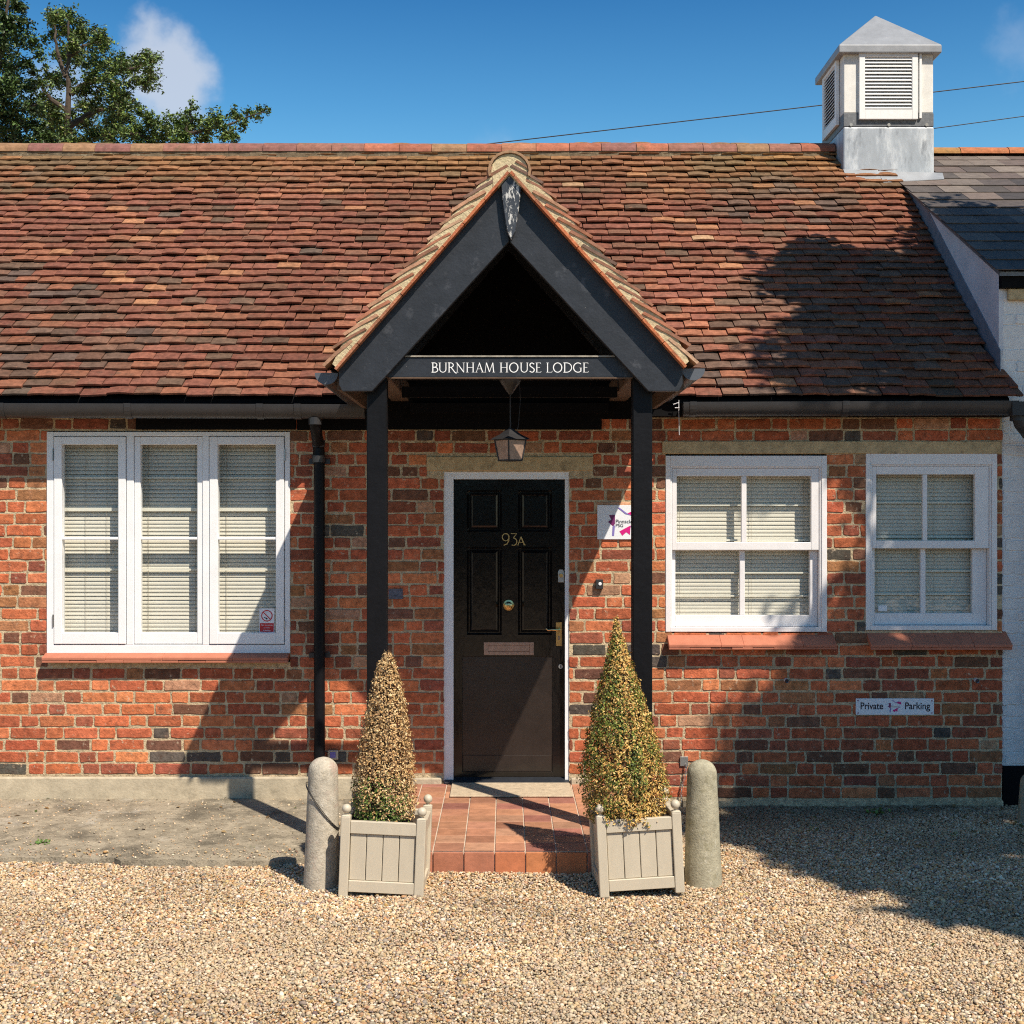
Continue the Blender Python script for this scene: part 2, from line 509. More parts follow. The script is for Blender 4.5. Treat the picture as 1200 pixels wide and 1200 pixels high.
def pebbles():
    phi = (1 + 5 ** .5) / 2
    iv = np.array([(-1, phi, 0), (1, phi, 0), (-1, -phi, 0), (1, -phi, 0), (0, -1, phi), (0, 1, phi), (0, -1, -phi), (0, 1, -phi), (phi, 0, -1), (phi, 0, 1), (-phi, 0, -1), (-phi, 0, 1)])
    iv /= np.linalg.norm(iv[0])
    fi = np.array([(0, 11, 5), (0, 5, 1), (0, 1, 7), (0, 7, 10), (0, 10, 11), (1, 5, 9), (5, 11, 4), (11, 10, 2), (10, 7, 6), (7, 1, 8), (3, 9, 4), (3, 4, 2), (3, 2, 6), (3, 6, 8), (3, 8, 9), (4, 9, 5), (2, 4, 11), (6, 2, 10), (8, 6, 7), (9, 8, 1)])
    sp = .0102
    xs = np.arange(-4.0, 4.0, sp); ys = np.arange(-4.1, .0, sp)
    gx, gy = np.meshgrid(xs, ys)
    p = np.stack([gx.ravel(), gy.ravel()], 1)
    p += rng.uniform(-.7, .7, p.shape) * sp
    d = p[:, 1] + CAMD
    keep = (np.abs(p[:, 0]) < .43 * d + .25) & (p[:, 0] < 3.9) & (p[:, 1] < -.005)
    front = np.array([apron_front(x) for x in np.arange(-5, 1, .02)])
    idx = np.clip(((p[:, 0] + 5) / .02).astype(int), 0, len(front) - 1)
    onap = (p[:, 0] < -.76) & (p[:, 1] > front[idx] + .012)
    # a thin scatter of stray pebbles lies on the slab near its front edge and by the wall
    stray = onap & (rng.random(len(p)) < .03 + .08 * (p[:, 1] < -1.2) + .03 * (p[:, 1] > -.25))
    instep = (p[:, 0] > STEP[0] - .005) & (p[:, 0] < STEP[1] + .005) & (p[:, 1] > STEP[2] - .005)
    keep &= ~instep & (~onap | stray)
    stray = stray[keep]
    p = p[keep]
    n = len(p)
    h = np.array([gh(x, y) for x, y in p])
    h[stray] = .036 + .012 * (p[stray, 1] + 1.36)
    r = rng.lognormal(math.log(.0054), .34, n)
    r = np.clip(r, .003, .013)
    r[stray] *= .8
    sc = np.stack([rng.uniform(.8, 1.35, n), rng.uniform(.7, 1.15, n), rng.uniform(.5, .85, n)], 1) * r[:, None]
    a = rng.uniform(0, 2 * np.pi, n); b = rng.uniform(-.5, .5, n)
    v = iv[None] * (1 + rng.uniform(-.16, .16, (n, 12, 1))) * sc[:, None, :]
    cb, sb = np.cos(b)[:, None], np.sin(b)[:, None]
    x, y, z = v[..., 0], v[..., 1], v[..., 2]
    x, z = x * cb + z * sb, -x * sb + z * cb
    ca, sa = np.cos(a)[:, None], np.sin(a)[:, None]
    x, y = x * ca - y * sa, x * sa + y * ca
    v = np.stack([x + p[:, 0:1], y + p[:, 1:2], z + (h + rng.uniform(-.001, .006, n) + r * .2)[:, None]], 2)
    f = fi[None] + (np.arange(n) * 12)[:, None, None]
    ci = rng.choice(len(PAL), n, p=PW)
    col = PAL[ci] * rng.uniform(.78, 1.18, (n, 1)) + rng.normal(0, .012, (n, 3))
    lf = np.array([nz(x, y, 1.6, 7) + .6 * nz(x, y, 5.0, 2) for x, y in p])
    col = col * (1 + .22 * lf)[:, None]
    dust = np.clip(np.array([nz(x, y, .9, 13) for x, y in p]) * 1.5, 0, .35)[:, None]
    col = col * (1 - dust) + np.array([.47, .37, .25]) * dust
    # darker patches in the gravel towards the right-hand wall
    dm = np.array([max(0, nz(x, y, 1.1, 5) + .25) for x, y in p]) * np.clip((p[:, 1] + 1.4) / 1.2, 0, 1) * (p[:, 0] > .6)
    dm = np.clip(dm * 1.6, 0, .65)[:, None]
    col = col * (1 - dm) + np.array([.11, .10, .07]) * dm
    col = np.clip(col, .02, .9)
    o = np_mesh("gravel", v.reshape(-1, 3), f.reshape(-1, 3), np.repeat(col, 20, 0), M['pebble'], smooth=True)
    o['kind'] = 'stuff'; o['label'] = 'loose cream and tan pea gravel'
    return o


pebbles()

# concrete apron along the left of the wall (slightly raised slab with a ragged front)
ap = MB()
xs = list(np.arange(-5.2, -.755, .05)) + [-.762]
ys = [0.0, -.15, -.3, -.45, -.6, -.75, -.9, -1.05, -1.2]
for i in range(len(xs)):
    fr = apron_front(xs[i])
    for y in ys + [fr, fr - .004]:
        top = .058 + .018 * y + .004 * nz(xs[i], y, 2.2)
        ap.v.append((xs[i], y, top if y != fr - .004 else -.05))
k = len(ys) + 2
for i in range(len(xs) - 1):
    for j in range(k - 1):
        ap.f.append((i * k + j, i * k + j + 1, (i + 1) * k + j + 1, (i + 1) * k + j))
ap.c = [(1, 1, 1)] * len(ap.f)
po = ap.build("pavement", M['concrete'])
po['kind'] = 'structure'; po['label'] = 'worn concrete slab along the foot of the left wall'

# ------------------------------------------------------------------ house
house = thing("brick_lodge", "single-storey red brick lodge with clay tile roof, black gabled porch and black door", "house")

# openings in the brickwork (x0,x1,z0,z1)
WALL_R = X(1175)
OP_L = (X(56), X(340), Z(776), Z(505))
OP_D = (X(520), X(667), -.1, Z(553))
OP_2 = (X(780), X(969), Z(742), Z(532))
OP_3 = (X(1015), X(1168), Z(739), Z(532))
LIN_D = (X(500), X(695), Z(551.5), Z(535))
LIN_R = (X(776), X(1172), Z(531.5), Z(517))
TOPB = Z(490)
openings = [OP_L, OP_D, OP_2, OP_3, LIN_D, LIN_R]
CH = 13.95 / 187.05
BP = [(.49, .140, .064), (.42, .112, .056), (.56, .185, .082), (.30, .092, .055), (.185, .086, .055), (.10, .085, .072), (.44, .24, .145), (.35, .150, .070)]


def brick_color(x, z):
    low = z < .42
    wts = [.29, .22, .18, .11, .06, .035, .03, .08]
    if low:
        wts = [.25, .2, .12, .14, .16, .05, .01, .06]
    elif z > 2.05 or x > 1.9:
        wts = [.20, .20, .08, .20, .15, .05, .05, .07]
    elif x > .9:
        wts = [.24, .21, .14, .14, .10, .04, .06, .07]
    c = rnd.choices(BP, wts)[0]
    k = rnd.uniform(.86, 1.14) * (1 + .28 * noise.noise(Vector((x * .9, 4, z * 1.4))))
    return tuple(max(.01, v * k * rnd.uniform(.95, 1.05)) for v in c)


def brick_piece(mb, a, b, z0, z1, y=0.0, depth=.05, col=None, jit=1.0, chamf=.004):
    w_, h_ = b - a, z1 - z0
    nl = max(2, int(w_ / .045)); j = .0030 * jit
    ring = []
    def jj(): return rnd.uniform(-j, j)
    rc = min(.004 * jit, w_ * .3)
    sk = rnd.uniform(-.002, .002) * jit
    for i in range(nl + 1):
        t = i / nl
        ring.append((a + rc + (w_ - 2 * rc) * t, z0 + jj() + sk * (t - .5)))
    for t in (.15, .5, .85):
        ring.append((b + jj(), z0 + h_ * t))
    for i in range(nl + 1):
        t = 1 - i / nl
        ring.append((a + rc + (w_ - 2 * rc) * t, z1 + jj() + sk * (t - .5)))
    for t in (.85, .5, .15):
        ring.append((a + jj(), z0 + h_ * t))
    n = len(ring)
    cx, cz = (a + b) / 2, (z0 + z1) / 2
    y0 = y + rnd.uniform(-.002, .003) * jit
    ch = chamf * .7 + rnd.uniform(0, .002) * jit
    inner = []
    for (px, pz) in ring:
        dx = -math.copysign(min(ch, abs(px - cx)), px - cx) if abs(px - cx) > w_ / 2 - .008 else 0
        dz = -math.copysign(min(ch, abs(pz - cz)), pz - cz) if abs(pz - cz) > h_ / 2 - .008 else 0
        inner.append((px + dx, y0, pz + dz))
    tx, tz = rnd.uniform(-.01, .01) * jit, rnd.uniform(-.02, .02) * jit
    inner = [(p[0], p[1] + (p[0] - cx) * tx + (p[2] - cz) * tz, p[2]) for p in inner]
    outer = [(p[0], y0 + ch * 1.1, p[1]) for p in ring]
    back = [(p[0], y + depth, p[1]) for p in ring]
    vs_ = inner + outer + back
    fs_ = [tuple(range(n))]
    for i in range(n):
        q = (i + 1) % n
        fs_.append((i, n + i, n + q, q))
        fs_.append((n + i, 2 * n + i, 2 * n + q, n + q))
    mb.add(vs_, fs_, col)


def brickwork(mb, x0, x1, zb, zt, ops, colf, y=0.0, jit=1.0, gap=.0112, ch=CH, seed=0):
    nrow = int(math.ceil((zt - zb) / ch))
    for r_ in range(nrow):
        za = zb + r_ * ch + gap / 2; zc = min(za + ch - gap, zt)
        if zc - za < .02:
            continue
        mid = (za + zc) / 2
        x = x0 - .5 + (r_ % 2) * .168 + rnd.uniform(-.02, .02) + .11 * math.sin(r_ * 1.7 + seed)
        st = r_ % 2
        while x < x1:
            L_ = (.212 if st else .101) * rnd.uniform(.95, 1.05)
            st = 1 - st
            if rnd.random() < .06:
                st = 1 - st
            segs = [(max(x, x0), min(x + L_, x1))]
            for (a, b, c, d) in ops:
                if c - .012 < mid < d + .012:
                    ns = []
                    for (s0, s1) in segs:
                        if s1 <= a or s0 >= b:
                            ns.append((s0, s1))
                        else:
                            if s0 < a: ns.append((s0, a))
                            if s1 > b: ns.append((b, s1))
                    segs = ns
            for (s0, s1) in segs:
                if s1 - s0 > .018:
                    lo = za + .001 * rnd.uniform(-2.5, 2); hi = zc + .001 * rnd.uniform(-2, 2.5); wv = .004 * nz(s0, mid, 1.3, 4); lo += wv; hi += wv
                    brick_piece(mb, s0, s1, lo, hi, y=y, col=colf((s0 + s1) / 2, mid), jit=jit)
            x += L_ + gap


def wall_backing(mb, x0, x1, z0, z1, ops, y0, y1):
    """mortar sheet with thickness, holes where the openings are"""
    xs_ = sorted({x0, x1, *[min(max(o[0], x0), x1) for o in ops], *[min(max(o[1], x0), x1) for o in ops]})
    zs_ = sorted({z0, z1, *[min(max(o[2], z0), z1) for o in ops], *[min(max(o[3], z0), z1) for o in ops]})
    def solid(i, j):
        if i < 0 or j < 0 or i >= len(xs_) - 1 or j >= len(zs_) - 1:
            return False
        cx, cz = (xs_[i] + xs_[i + 1]) / 2, (zs_[j] + zs_[j + 1]) / 2
        return not any(o[0] < cx < o[1] and o[2] < cz < o[3] for o in ops)
    for i in range(len(xs_) - 1):
        for j in range(len(zs_) - 1):
            if not solid(i, j):
                continue
            a, b, c, d = xs_[i], xs_[i + 1], zs_[j], zs_[j + 1]
            mb.add([(a, y0, c), (b, y0, c), (b, y0, d), (a, y0, d)], [(0, 1, 2, 3)])
            mb.add([(a, y1, c), (b, y1, c), (b, y1, d), (a, y1, d)], [(3, 2, 1, 0)])
            if not solid(i - 1, j): mb.add([(a, y0, c), (a, y1, c), (a, y1, d), (a, y0, d)], [(3, 2, 1, 0)])
            if not solid(i + 1, j): mb.add([(b, y0, c), (b, y1, c), (b, y1, d), (b, y0, d)], [(0, 1, 2, 3)])
            if not solid(i, j - 1): mb.add([(a, y0, c), (b, y0, c), (b, y1, c), (a, y1, c)], [(3, 2, 1, 0)])
            if not solid(i, j + 1): mb.add([(a, y0, d), (b, y0, d), (b, y1, d), (a, y1, d)], [(0, 1, 2, 3)])


holes = [OP_L, OP_D, OP_2, OP_3]
bk = MB()
zb0 = Z(908) - 3 * CH
ops_all = openings + [(-9, X(452), -.5, Z(909.5)), (X(690), 9, -.5, Z(937)), (X(452), X(690), -.5, Z(912))]
brickwork(bk, -4.9, WALL_R, zb0, Z(486), ops_all, brick_color, y=0)
wallo = bk.build("brick_wall", M['brick'], house)
wb = MB()
wall_backing(wb, -4.9, WALL_R - .003, -.06, Z(486), holes, .0042, .115)
wb.build("mortar", M['mortar'], wallo)
bw = MB()
bw.box(-4.9, -4.78, .117, 5.0, -.06, 2.6, (.3, .1, .06)); bw.box(-4.78, 3.05, 4.9, 5.0, -.06, 2.6, (.3, .1, .06))
bw.box(-4.78, 3.05, .9, .95, -.06, 2.5, (.02, .02, .02))
bw.build("inner_wall", M['brick'], house)

# plinth
pl = MB()
pl.box(-4.9, X(449), -.035, .0, -.05, Z(911, -.035))
pl.box(X(481), X(517.5), -.028, .0, .1, Z(912, -.028))
pl.box(X(668.5), X(692), -.028, .0, .1, Z(912, -.028))
pl.build("plinth", M['plinth'], house, bevel=.008)
pr = MB()
xs = np.linspace(X(800), WALL_R, 30)
for i in range(29):
    t0 = Z(939.5) + .006 * nz(xs[i], 0, 3) + .01 * abs(nz(xs[i], 0, 1.1, 2)); t1 = Z(939.5) + .006 * nz(xs[i + 1], 0, 3) + .01 * abs(nz(xs[i + 1], 0, 1.1, 2))
    pr.add([(xs[i], -.012, -.05), (xs[i + 1], -.012, -.05), (xs[i + 1], -.012, t1), (xs[i], -.012, t0), (xs[i], .004, t0 + .004), (xs[i + 1], .004, t1 + .004)],
           [(0, 1, 2, 3), (3, 2, 5, 4)])
pr.build("footing", M['mortar'], house)['label'] = "crumbling mortar footing under the right-hand wall"

# lintels
l = MB(); l.box(LIN_D[0], LIN_D[1], -.006, .1, LIN_D[2], LIN_D[3]); l.build("door_lintel", M['stone'], house, bevel=.004)
l = MB(); l.box(LIN_R[0], LIN_R[1], -.010, .1, LIN_R[2], LIN_R[3]); l.build("window_lintel", M['stone'], house, bevel=.004)

# ---- roof
SLOPE = .839
E_Y, E_Z = -.2, 2.525
RIDGE_Y = 2.46
ang = math.atan(SLOPE)
XC = .022
P_TOP, P_K = 3.572, 1.135      # porch slope line z = P_TOP - P_K*|x-XC|
TP = [(.205, .080, .052), (.180, .070, .048), (.240, .098, .058), (.160, .077, .050), (.125, .077, .053), (.34, .160, .085), (.42, .26, .15), (.205, .082, .056), (.11, .078, .060)]
TW = [.27, .22, .17, .15, .05, .03, .004, .10, .005]


def tile_color(x, u, U):
    c = rnd.choices(TP, TW)[0]
    k = rnd.uniform(.86, 1.12) * (1 + .35 * noise.noise(Vector((x * 1.3, u * .55, 11))) + .2 * noise.noise(Vector((x * 3.5, u * 1.1, 3))))
    d = noise.noise(Vector((x * .55 + 3, u * .8, 1.7)))
    if x < -2.3:
        d += .15
    if x > 1.5:
        d += .22
    if d > .25 and rnd.random() < .55:
        c = rnd.choice([(.14, .085, .062), (.12, .080, .064), (.165, .088, .06)]); k = rnd.uniform(.75, 1.15)
    c = [v * k for v in c]
    m = max(0, min(1, (u / U - .72) / .28)) * (.5 + .5 * (noise.noise(Vector((x * .9, u * 2, 8))) + .4)) * .75
    m = max(0, min(.6, m))
    ms = (.27, .17, .06)
    c = [c[i] * (1 - m) + ms[i] * m for i in range(3)]
    return tuple(c)


def tile(mb, O, ex, eu, en, wd, ln, tail, head, th, col, camber=.003, ns=4, flat=False):
    """a clay tile: O tail corner, ex across, eu up the slope, en outward"""
    vs_, fs_ = [], []
    tl = [rnd.uniform(-.0035, .0035) for _ in range(ns + 1)]
    sm = rnd.uniform(-.003, .003)
    for k in range(ns + 1):
        s_ = k / ns
        cb = camber * (1 - (2 * s_ - 1) ** 2)
        du = tl[k] * .6 + sm * (s_ - .5) + (.002 if k in (0, ns) else 0)
        for (u_, n_) in ((du, tail + cb), (ln, head + cb), (ln, head + th + cb), (du, tail + th + cb)):
            vs_.append(O + ex * (wd * s_) + eu * u_ + en * n_)
    for k in range(ns):
        a, b = k * 4, (k + 1) * 4
        fs_ += [(a + 3, b + 3, b + 2, a + 2), (a, b, b + 3, a + 3), (a + 1, b + 1, b, a)]
    fs_ += [(0, 3, 2, 1), (ns * 4, ns * 4 + 1, ns * 4 + 2, ns * 4 + 3)]
    mb.add(vs_, fs_, col)


ex = Vector((1, 0, 0)); eu = Vector((0, math.cos(ang), math.sin(ang))); en = Vector((0, -math.sin(ang), math.cos(ang)))
U = (RIDGE_Y - E_Y) / math.cos(ang)
GAUGE = .0955
NR = int(U / GAUGE)
rt = MB()
for r_ in range(NR + 1):
    u = r_ * GAUGE * (U - .02) / (NR * GAUGE)
    x = -4.85 + (.0825 if r_ % 2 else 0) + rnd.uniform(-.02, .02)
    y = E_Y + u * math.cos(ang)
    z = E_Z + u * math.sin(ang)
    xr = 3.165 if y < -.02 else 3.09
    run_n = 0
    while x < xr - .03:
        wd = .162 + rnd.uniform(-.004, .006)
        wd = min(wd, xr - x)
        cx = x + wd / 2
        if not (z + .06 < P_TOP + .02 - P_K * (abs(cx - XC) + .10)) and not (2.68 < cx < 3.4 and 2.17 < y):
            wave = .008 * noise.noise(Vector((cx * 1.1, r_ * .35, 0))) + .005 * noise.noise(Vector((cx * 3.1, r_ * .9, 5)))
            lift = .012 * noise.noise(Vector((cx * .8, r_ * .12, 9)))
            rt_ = rnd.gauss(0, .016)
            exx = (ex + eu * rt_ + en * rnd.uniform(-.012, .012)).normalized()
            O = Vector((x, E_Y, E_Z)) + eu * (u + wave + rnd.gauss(0, .0048) - (.012 if rnd.random() < .012 else 0)) + en * (lift + rnd.uniform(-.001, .007))
            tile(rt, O, exx, eu, en, wd - rnd.choice([.003, .004, .005, .008]), .16, .033, .0, .0135, tile_color(cx, u, U), camber=rnd.uniform(-.001, .0075))
        x += wd
roof = rt.build("roof", M['tile'], house)
# boarding under the tiles, open above the porch; back slope
rb = MB()
n_ = 60
xsb = np.linspace(-4.85, 3.09, n_)
for i in range(n_ - 1):
    a, b = xsb[i], xsb[i + 1]
    zlim = max(P_TOP - P_K * abs(a - XC), P_TOP - P_K * abs(b - XC)) - .02
    y0 = max(E_Y + .02, (zlim - E_Z) / SLOPE + E_Y - .1) if zlim > E_Z + .02 else E_Y + .02
    z0 = E_Z + (y0 - E_Y) * SLOPE; z1 = E_Z + (RIDGE_Y - E_Y) * SLOPE
    rb.hexa([(a, y0, z0 - .03), (b, y0, z0 - .03), (b, RIDGE_Y, z1 - .03), (a, RIDGE_Y, z1 - .03),
             (a, y0, z0 - .004), (b, y0, z0 - .004), (b, RIDGE_Y, z1 - .004), (a, RIDGE_Y, z1 - .004)])
rb.build("roof_boarding", M['blackwall'], roof)
z1 = E_Z + (RIDGE_Y - E_Y) * SLOPE
bs = MB()
bs.hexa([(-4.85, RIDGE_Y, z1 - .03), (3.09, RIDGE_Y, z1 - .03), (3.09, 5.1, E_Z - .03), (-4.85, 5.1, E_Z - .03),
         (-4.85, RIDGE_Y, z1 + .01), (3.09, RIDGE_Y, z1 + .01), (3.09, 5.1, E_Z + .01), (-4.85, 5.1, E_Z + .01)], (.27, .11, .07))
bs.build("back_slope", M['tile'], roof)
# ridge tiles
rg = MB()


def half_round(mb, x0, x1, cy, cz, r, col, flare=.004, th=.012, n=10):
    vs_, fs_ = [], []
    for (xx, rr) in ((x0, r + flare), (x1, r)):
        for k in range(n + 1):
            q = math.pi * k / n
            vs_.append((xx, cy - rr * math.cos(q), cz + rr * .72 * math.sin(q)))
        for k in range(n + 1):
            q = math.pi * k / n
            vs_.append((xx, cy - (rr - th) * math.cos(q), cz + (rr - th) * .72 * math.sin(q)))
    m_ = 2 * (n + 1)
    for k in range(n):
        fs_.append((k, k + 1, m_ + k + 1, m_ + k))
        fs_.append((n + 1 + k, m_ + n + 1 + k, m_ + n + 2 + k, n + 2 + k))
        fs_.append((k, n + 1 + k, n + 2 + k, k + 1))
        fs_.append((m_ + k, m_ + k + 1, m_ + n + 2 + k, m_ + n + 1 + k))
    fs_.append((0, m_, m_ + n + 1, n + 1)); fs_.append((n, 2 * n + 1, m_ + 2 * n + 1, m_ + n))
    mb.add(vs_, fs_, col)


x = -4.9
while x < 2.66:
    L_ = rnd.uniform(.255, .285)
    c = rnd.choice([(.36, .13, .08), (.30, .11, .07), (.22, .10, .085), (.36, .16, .095), (.26, .12, .09), (.28, .16, .09)])
    half_round(rg, x, min(x + L_ - .004, 2.66), RIDGE_Y, z1 - .018 + .006 * nz(x, 0, .8), .125, c)
    x += L_
rg.build("ridge_tiles", M['ridge'], roof)
rm = MB()
for i in range(150):
    a = -4.9 + i * .05; hh = .012 * nz(a, 0, 6, 1)
    rm.box(a, a + .05, RIDGE_Y - .118 + hh * .5, RIDGE_Y + .11, z1 - .12, z1 - .017 + hh * .2)
rm.build("ridge_bedding", M['darkbed'], roof)

# ---- porch
PY0, PY1 = -1.52, -1.475
porch_parts = {}


def P(px, py, y=PY0):
    return (X(px, y), Z(py, y))


b1 = MB(); b1.prism([P(397, 433), P(397, 451), P(401, 458.5), P(436, 458.5), P(596.5, 283), P(596.5, 206)], PY0, PY1)
b1.build("barge_board", M['black'], house, bevel=.003)
b2 = MB(); b2.prism([P(597.3, 206), P(597.3, 283), P(760, 458.5), P(796, 458.5), P(800, 450), P(800, 430)], PY0, PY1)
b2.build("barge_board", M['black'], house, bevel=.003)
kp = MB(); kp.prism([P(587, 216, -1.56), P(590, 245, -1.56), P(594, 270, -1.56), P(599, 281, -1.56), P(604, 271, -1.56), P(608, 245, -1.56), P(611, 217, -1.56), P(598, 205, -1.56)], -1.56, PY0 - .002)
kp.build("king_block", M['peel'], house, bevel=.003)['label'] = "tapering block at the apex with peeling black and white paint"

for (xa, xb) in ((-.717, -.614), (.660, .762)):
    p_ = MB(); p_.box(xa, xb, -1.45, -1.35, .145, 2.55)
    p_.build("porch_post", M['postblack'], house, bevel=.006)
tb = MB(); tb.box(-.70, .74, -1.475 + .003, -1.452, Z(442, -1.47), Z(418.6, -1.47))
tbo = tb.build("name_board", M['black'], house, bevel=.002)
te = MB(); te.box(-.60, .63, -1.479, -1.44, Z(418.6, -1.47) + .0005, Z(417, -1.47) + .001)  # pale strip along the top of the name board
te.build("pale_edge", M['worn'], tbo)
tr_ = MB(); tr_.box(-.60, .655, -1.476, -1.44, Z(443.6, -1.47), Z(442, -1.47) - .0005)
tr_.build("trim", M['brownwood'], tbo)
for (xa, xb) in ((-.712, -.60), (.648, .757)):
    p_ = MB(); p_.box(xa, xb, -1.449, 0.0, Z(443, -1.45), Z(443, -1.45) + .11)
    p_.build("wall_plate", M['brownwood'], house, bevel=.004)
for s_, xe in ((-1, -.853), (1, .909)):
    p_ = MB()
    a, b = (xe - .012, xe + .012)
    p_.box(a, b, -1.474, -.22, 2.475, 2.60)
    p_.build("eaves_board", M['brownwood'], house)
    # soffit boards sloping from eaves to post
# inside boarding: back wall and ceiling slopes
ib = MB()
ib.prism([(-.84, Z(503.5)), (X(705), Z(503.5)), (X(705), Z(491)), (.89, Z(491)), (.89, 2.52), (XC, P_TOP - .06), (-.84, 2.52)], -.012, .0)
ib.build("porch_back_board", M['blackwall'], house)
cb_ = MB()
for s_, xe in ((-1, -.853), (1, .909)):
    k_ = (P_TOP - 2.575) / abs(xe - XC)
    cb_.hexa([(XC, -1.474, P_TOP - .03), (xe, -1.474, 2.545), (xe, .4, 2.545), (XC, 1.2, P_TOP - .03),
              (XC, -1.474, P_TOP - .005), (xe, -1.474, 2.57), (xe, .4, 2.57), (XC, 1.2, P_TOP - .005)] if s_ > 0 else
             [(xe, -1.474, 2.545), (XC, -1.474, P_TOP - .03), (XC, 1.2, P_TOP - .03), (xe, .4, 2.545),
              (xe, -1.474, 2.57), (XC, -1.474, P_TOP - .005), (XC, 1.2, P_TOP - .005), (xe, .4, 2.57)])
cb_.build("porch_ceiling", M['blackwall'], house)
for t in (-1.1, -.7, -.3):
    for s_ in (-1, 1):
        rf = MB()
        xe = .80 * s_ + XC
        rf.prism([(XC, P_TOP - .14), (XC, P_TOP - .04), (xe, P_TOP - .04 - P_K * .80), (xe, P_TOP - .14 - P_K * .80)], t, t + .05)
        rf.build("rafter", M['brownwood'] if t < -1 else M['black'], house)
cross = MB(); cross.box(-.59, .64, -.75, -.70, 2.50, 2.56)
cross.build("cross_beam", M['blackwall'], house)
cross = MB(); cross.box(-.59, .64, -.10, -.014, 2.46, 2.52)
cross.build("cross_beam", M['blackwall'], house)

# porch roof tiles with bedded verge
pr_ = MB(); vm = MB(); uc = MB()
for s_, xe, ze in ((-1, -.853, 2.575), (1, .909, 2.588)):
    eave = Vector((xe, 0, ze)); apex = Vector((XC, 0, P_TOP))
    d_ = (apex - eave); SL = d_.length; pu = d_.normalized()
    pn = Vector((pu.z * -1, 0, pu.x)) if s_ < 0 else Vector((-pu.z, 0, pu.x))
    if pn.z < 0: pn = -pn
    nc = 14
    tk = .014
    for k in range(nc + 1):
        u0 = k * .0925 - .035
        ln = min(.19, SL + .02 - u0)
        # row of tiles running back
        base = eave + pu * u0
        zt = base.z + .07
        yend = min(1.3, (zt - E_Z) / SLOPE + E_Y + .10)
        yy = -1.578 + (0 if k % 2 else .001)
        first = True
        while yy < yend:
            wd = (.162 if not (first and k % 2) else .085)
            th_t = .082 + rnd.uniform(-.004, .004); th_h = th_t - .078 * ln / .235
            if k == 0: th_t, th_h = .055, .03
            O = Vector((base.x, yy + (rnd.uniform(-.004, .004) if first else 0), base.z))
            wv = rnd.uniform(-.004, .004)
            a = O + pu * wv + pn * th_t; b = O + pu * (ln) + pn * th_h
            w2 = Vector((0, wd - .003, 0))
            tk_ = tk * rnd.uniform(.85, 1.25)
            # sagging tile end: three stations along the length
            m1 = O + pu * (ln * .5) + pn * ((th_t + th_h) / 2 + rnd.uniform(.001, .005))
            col = rnd.choices([(.40, .22, .14), (.27, .13, .085), (.46, .29, .19), (.18, .11, .085), (.36, .15, .09)], [3, 3, 2, 2, 2])[0]
            kk = rnd.uniform(.85, 1.15); col = tuple(c_ * kk for c_ in col)
            for (q0, q1) in ((a, m1), (m1, b)):
                up_ = pn * tk_
                ps = [q0, q1, q1 + w2, q0 + w2, q0 + up_, q1 + up_, q1 + w2 + up_, q0 + w2 + up_]
                pr_.hexa(ps if s_ < 0 else [ps[1], ps[0], ps[3], ps[2], ps[5], ps[4], ps[7], ps[6]], col)
            yy += wd; first = False
    # mortar fill along the verge, uneven
    m_n = 60
    for i in range(m_n):
        ua, ub = SL * i / m_n, SL * (i + 1) / m_n
        ha = .074 + .008 * nz(ua * 9, s_, 1) ; hb = .074 + .008 * nz(ub * 9, s_, 1)
        if i < 6: ha = min(ha, .035 + i * .006); hb = min(hb, .035 + (i + 1) * .006)
        yf = -1.571 + .005 * nz(ua, s_, 14, 2)
        pts = [eave + pu * ua + pn * .012, eave + pu * ub + pn * .012, eave + pu * ub + pn * hb, eave + pu * ua + pn * ha]
        vm.prism([(p.x, p.z) for p in pts], yf, -1.40)
    # undercloak tiles
    ua = -.01
    while ua < SL - .02:
        ub = min(ua + rnd.uniform(.15, .175), SL)
        pts = [eave + pu * ua + pn * -.003, eave + pu * (ub - .003) + pn * -.003, eave + pu * (ub - .003) + pn * .012, eave + pu * ua + pn * .0105]
        uc.prism([(p.x, p.z) for p in pts], -1.582 + rnd.uniform(-.003, .003), -1.30, rnd.choice([(.50, .17, .08), (.42, .14, .07), (.38, .16, .09)]))
        ua = ub
proof = pr_.build("porch_roof", M['ridge'], house)
vm.build("verge_mortar", M['verge'], proof)
uc.build("undercloak", M['tile'], proof)
# porch ridge: half-round tiles running back, end filled with mortar
pg = MB()
yy = -1.585; zc_ = P_TOP + .008
while yy < 1.35:
    y2 = yy + .27
    n = 12; rr, th = .108, .013
    vs_, fs_ = [], []
    for y_, ra in ((yy, rr + .002), (y2 - .004, rr)):
        for rad in (ra, ra - th):
            for k in range(n + 1):
                q = math.pi * k / n - .25 + .5 * k / n * 0
                q = -.30 + (math.pi + .60) * k / n
                vs_.append((XC + rad * math.cos(q), y_, zc_ + rad * .92 * math.sin(q)))
    m_ = 2 * (n + 1)
    for k in range(n):
        fs_ += [(k, m_ + k, m_ + k + 1, k + 1), (n + 1 + k, n + 2 + k, m_ + n + 2 + k, m_ + n + 1 + k), (k, k + 1, n + 2 + k, n + 1 + k), (m_ + k, m_ + n + 1 + k, m_ + n + 2 + k, m_ + k + 1)]
    pg.add(vs_, fs_, rnd.choice([(.36, .17, .1), (.33, .2, .12)]))
    yy = y2
pg.build("ridge_tiles", M['ridge'], proof)
pe = MB()
pol = []
for k in range(19):
    q = -.35 + (math.pi + .7) * k / 18
    pol.append((XC + .096 * math.cos(q), zc_ + .096 * .92 * math.sin(q)))
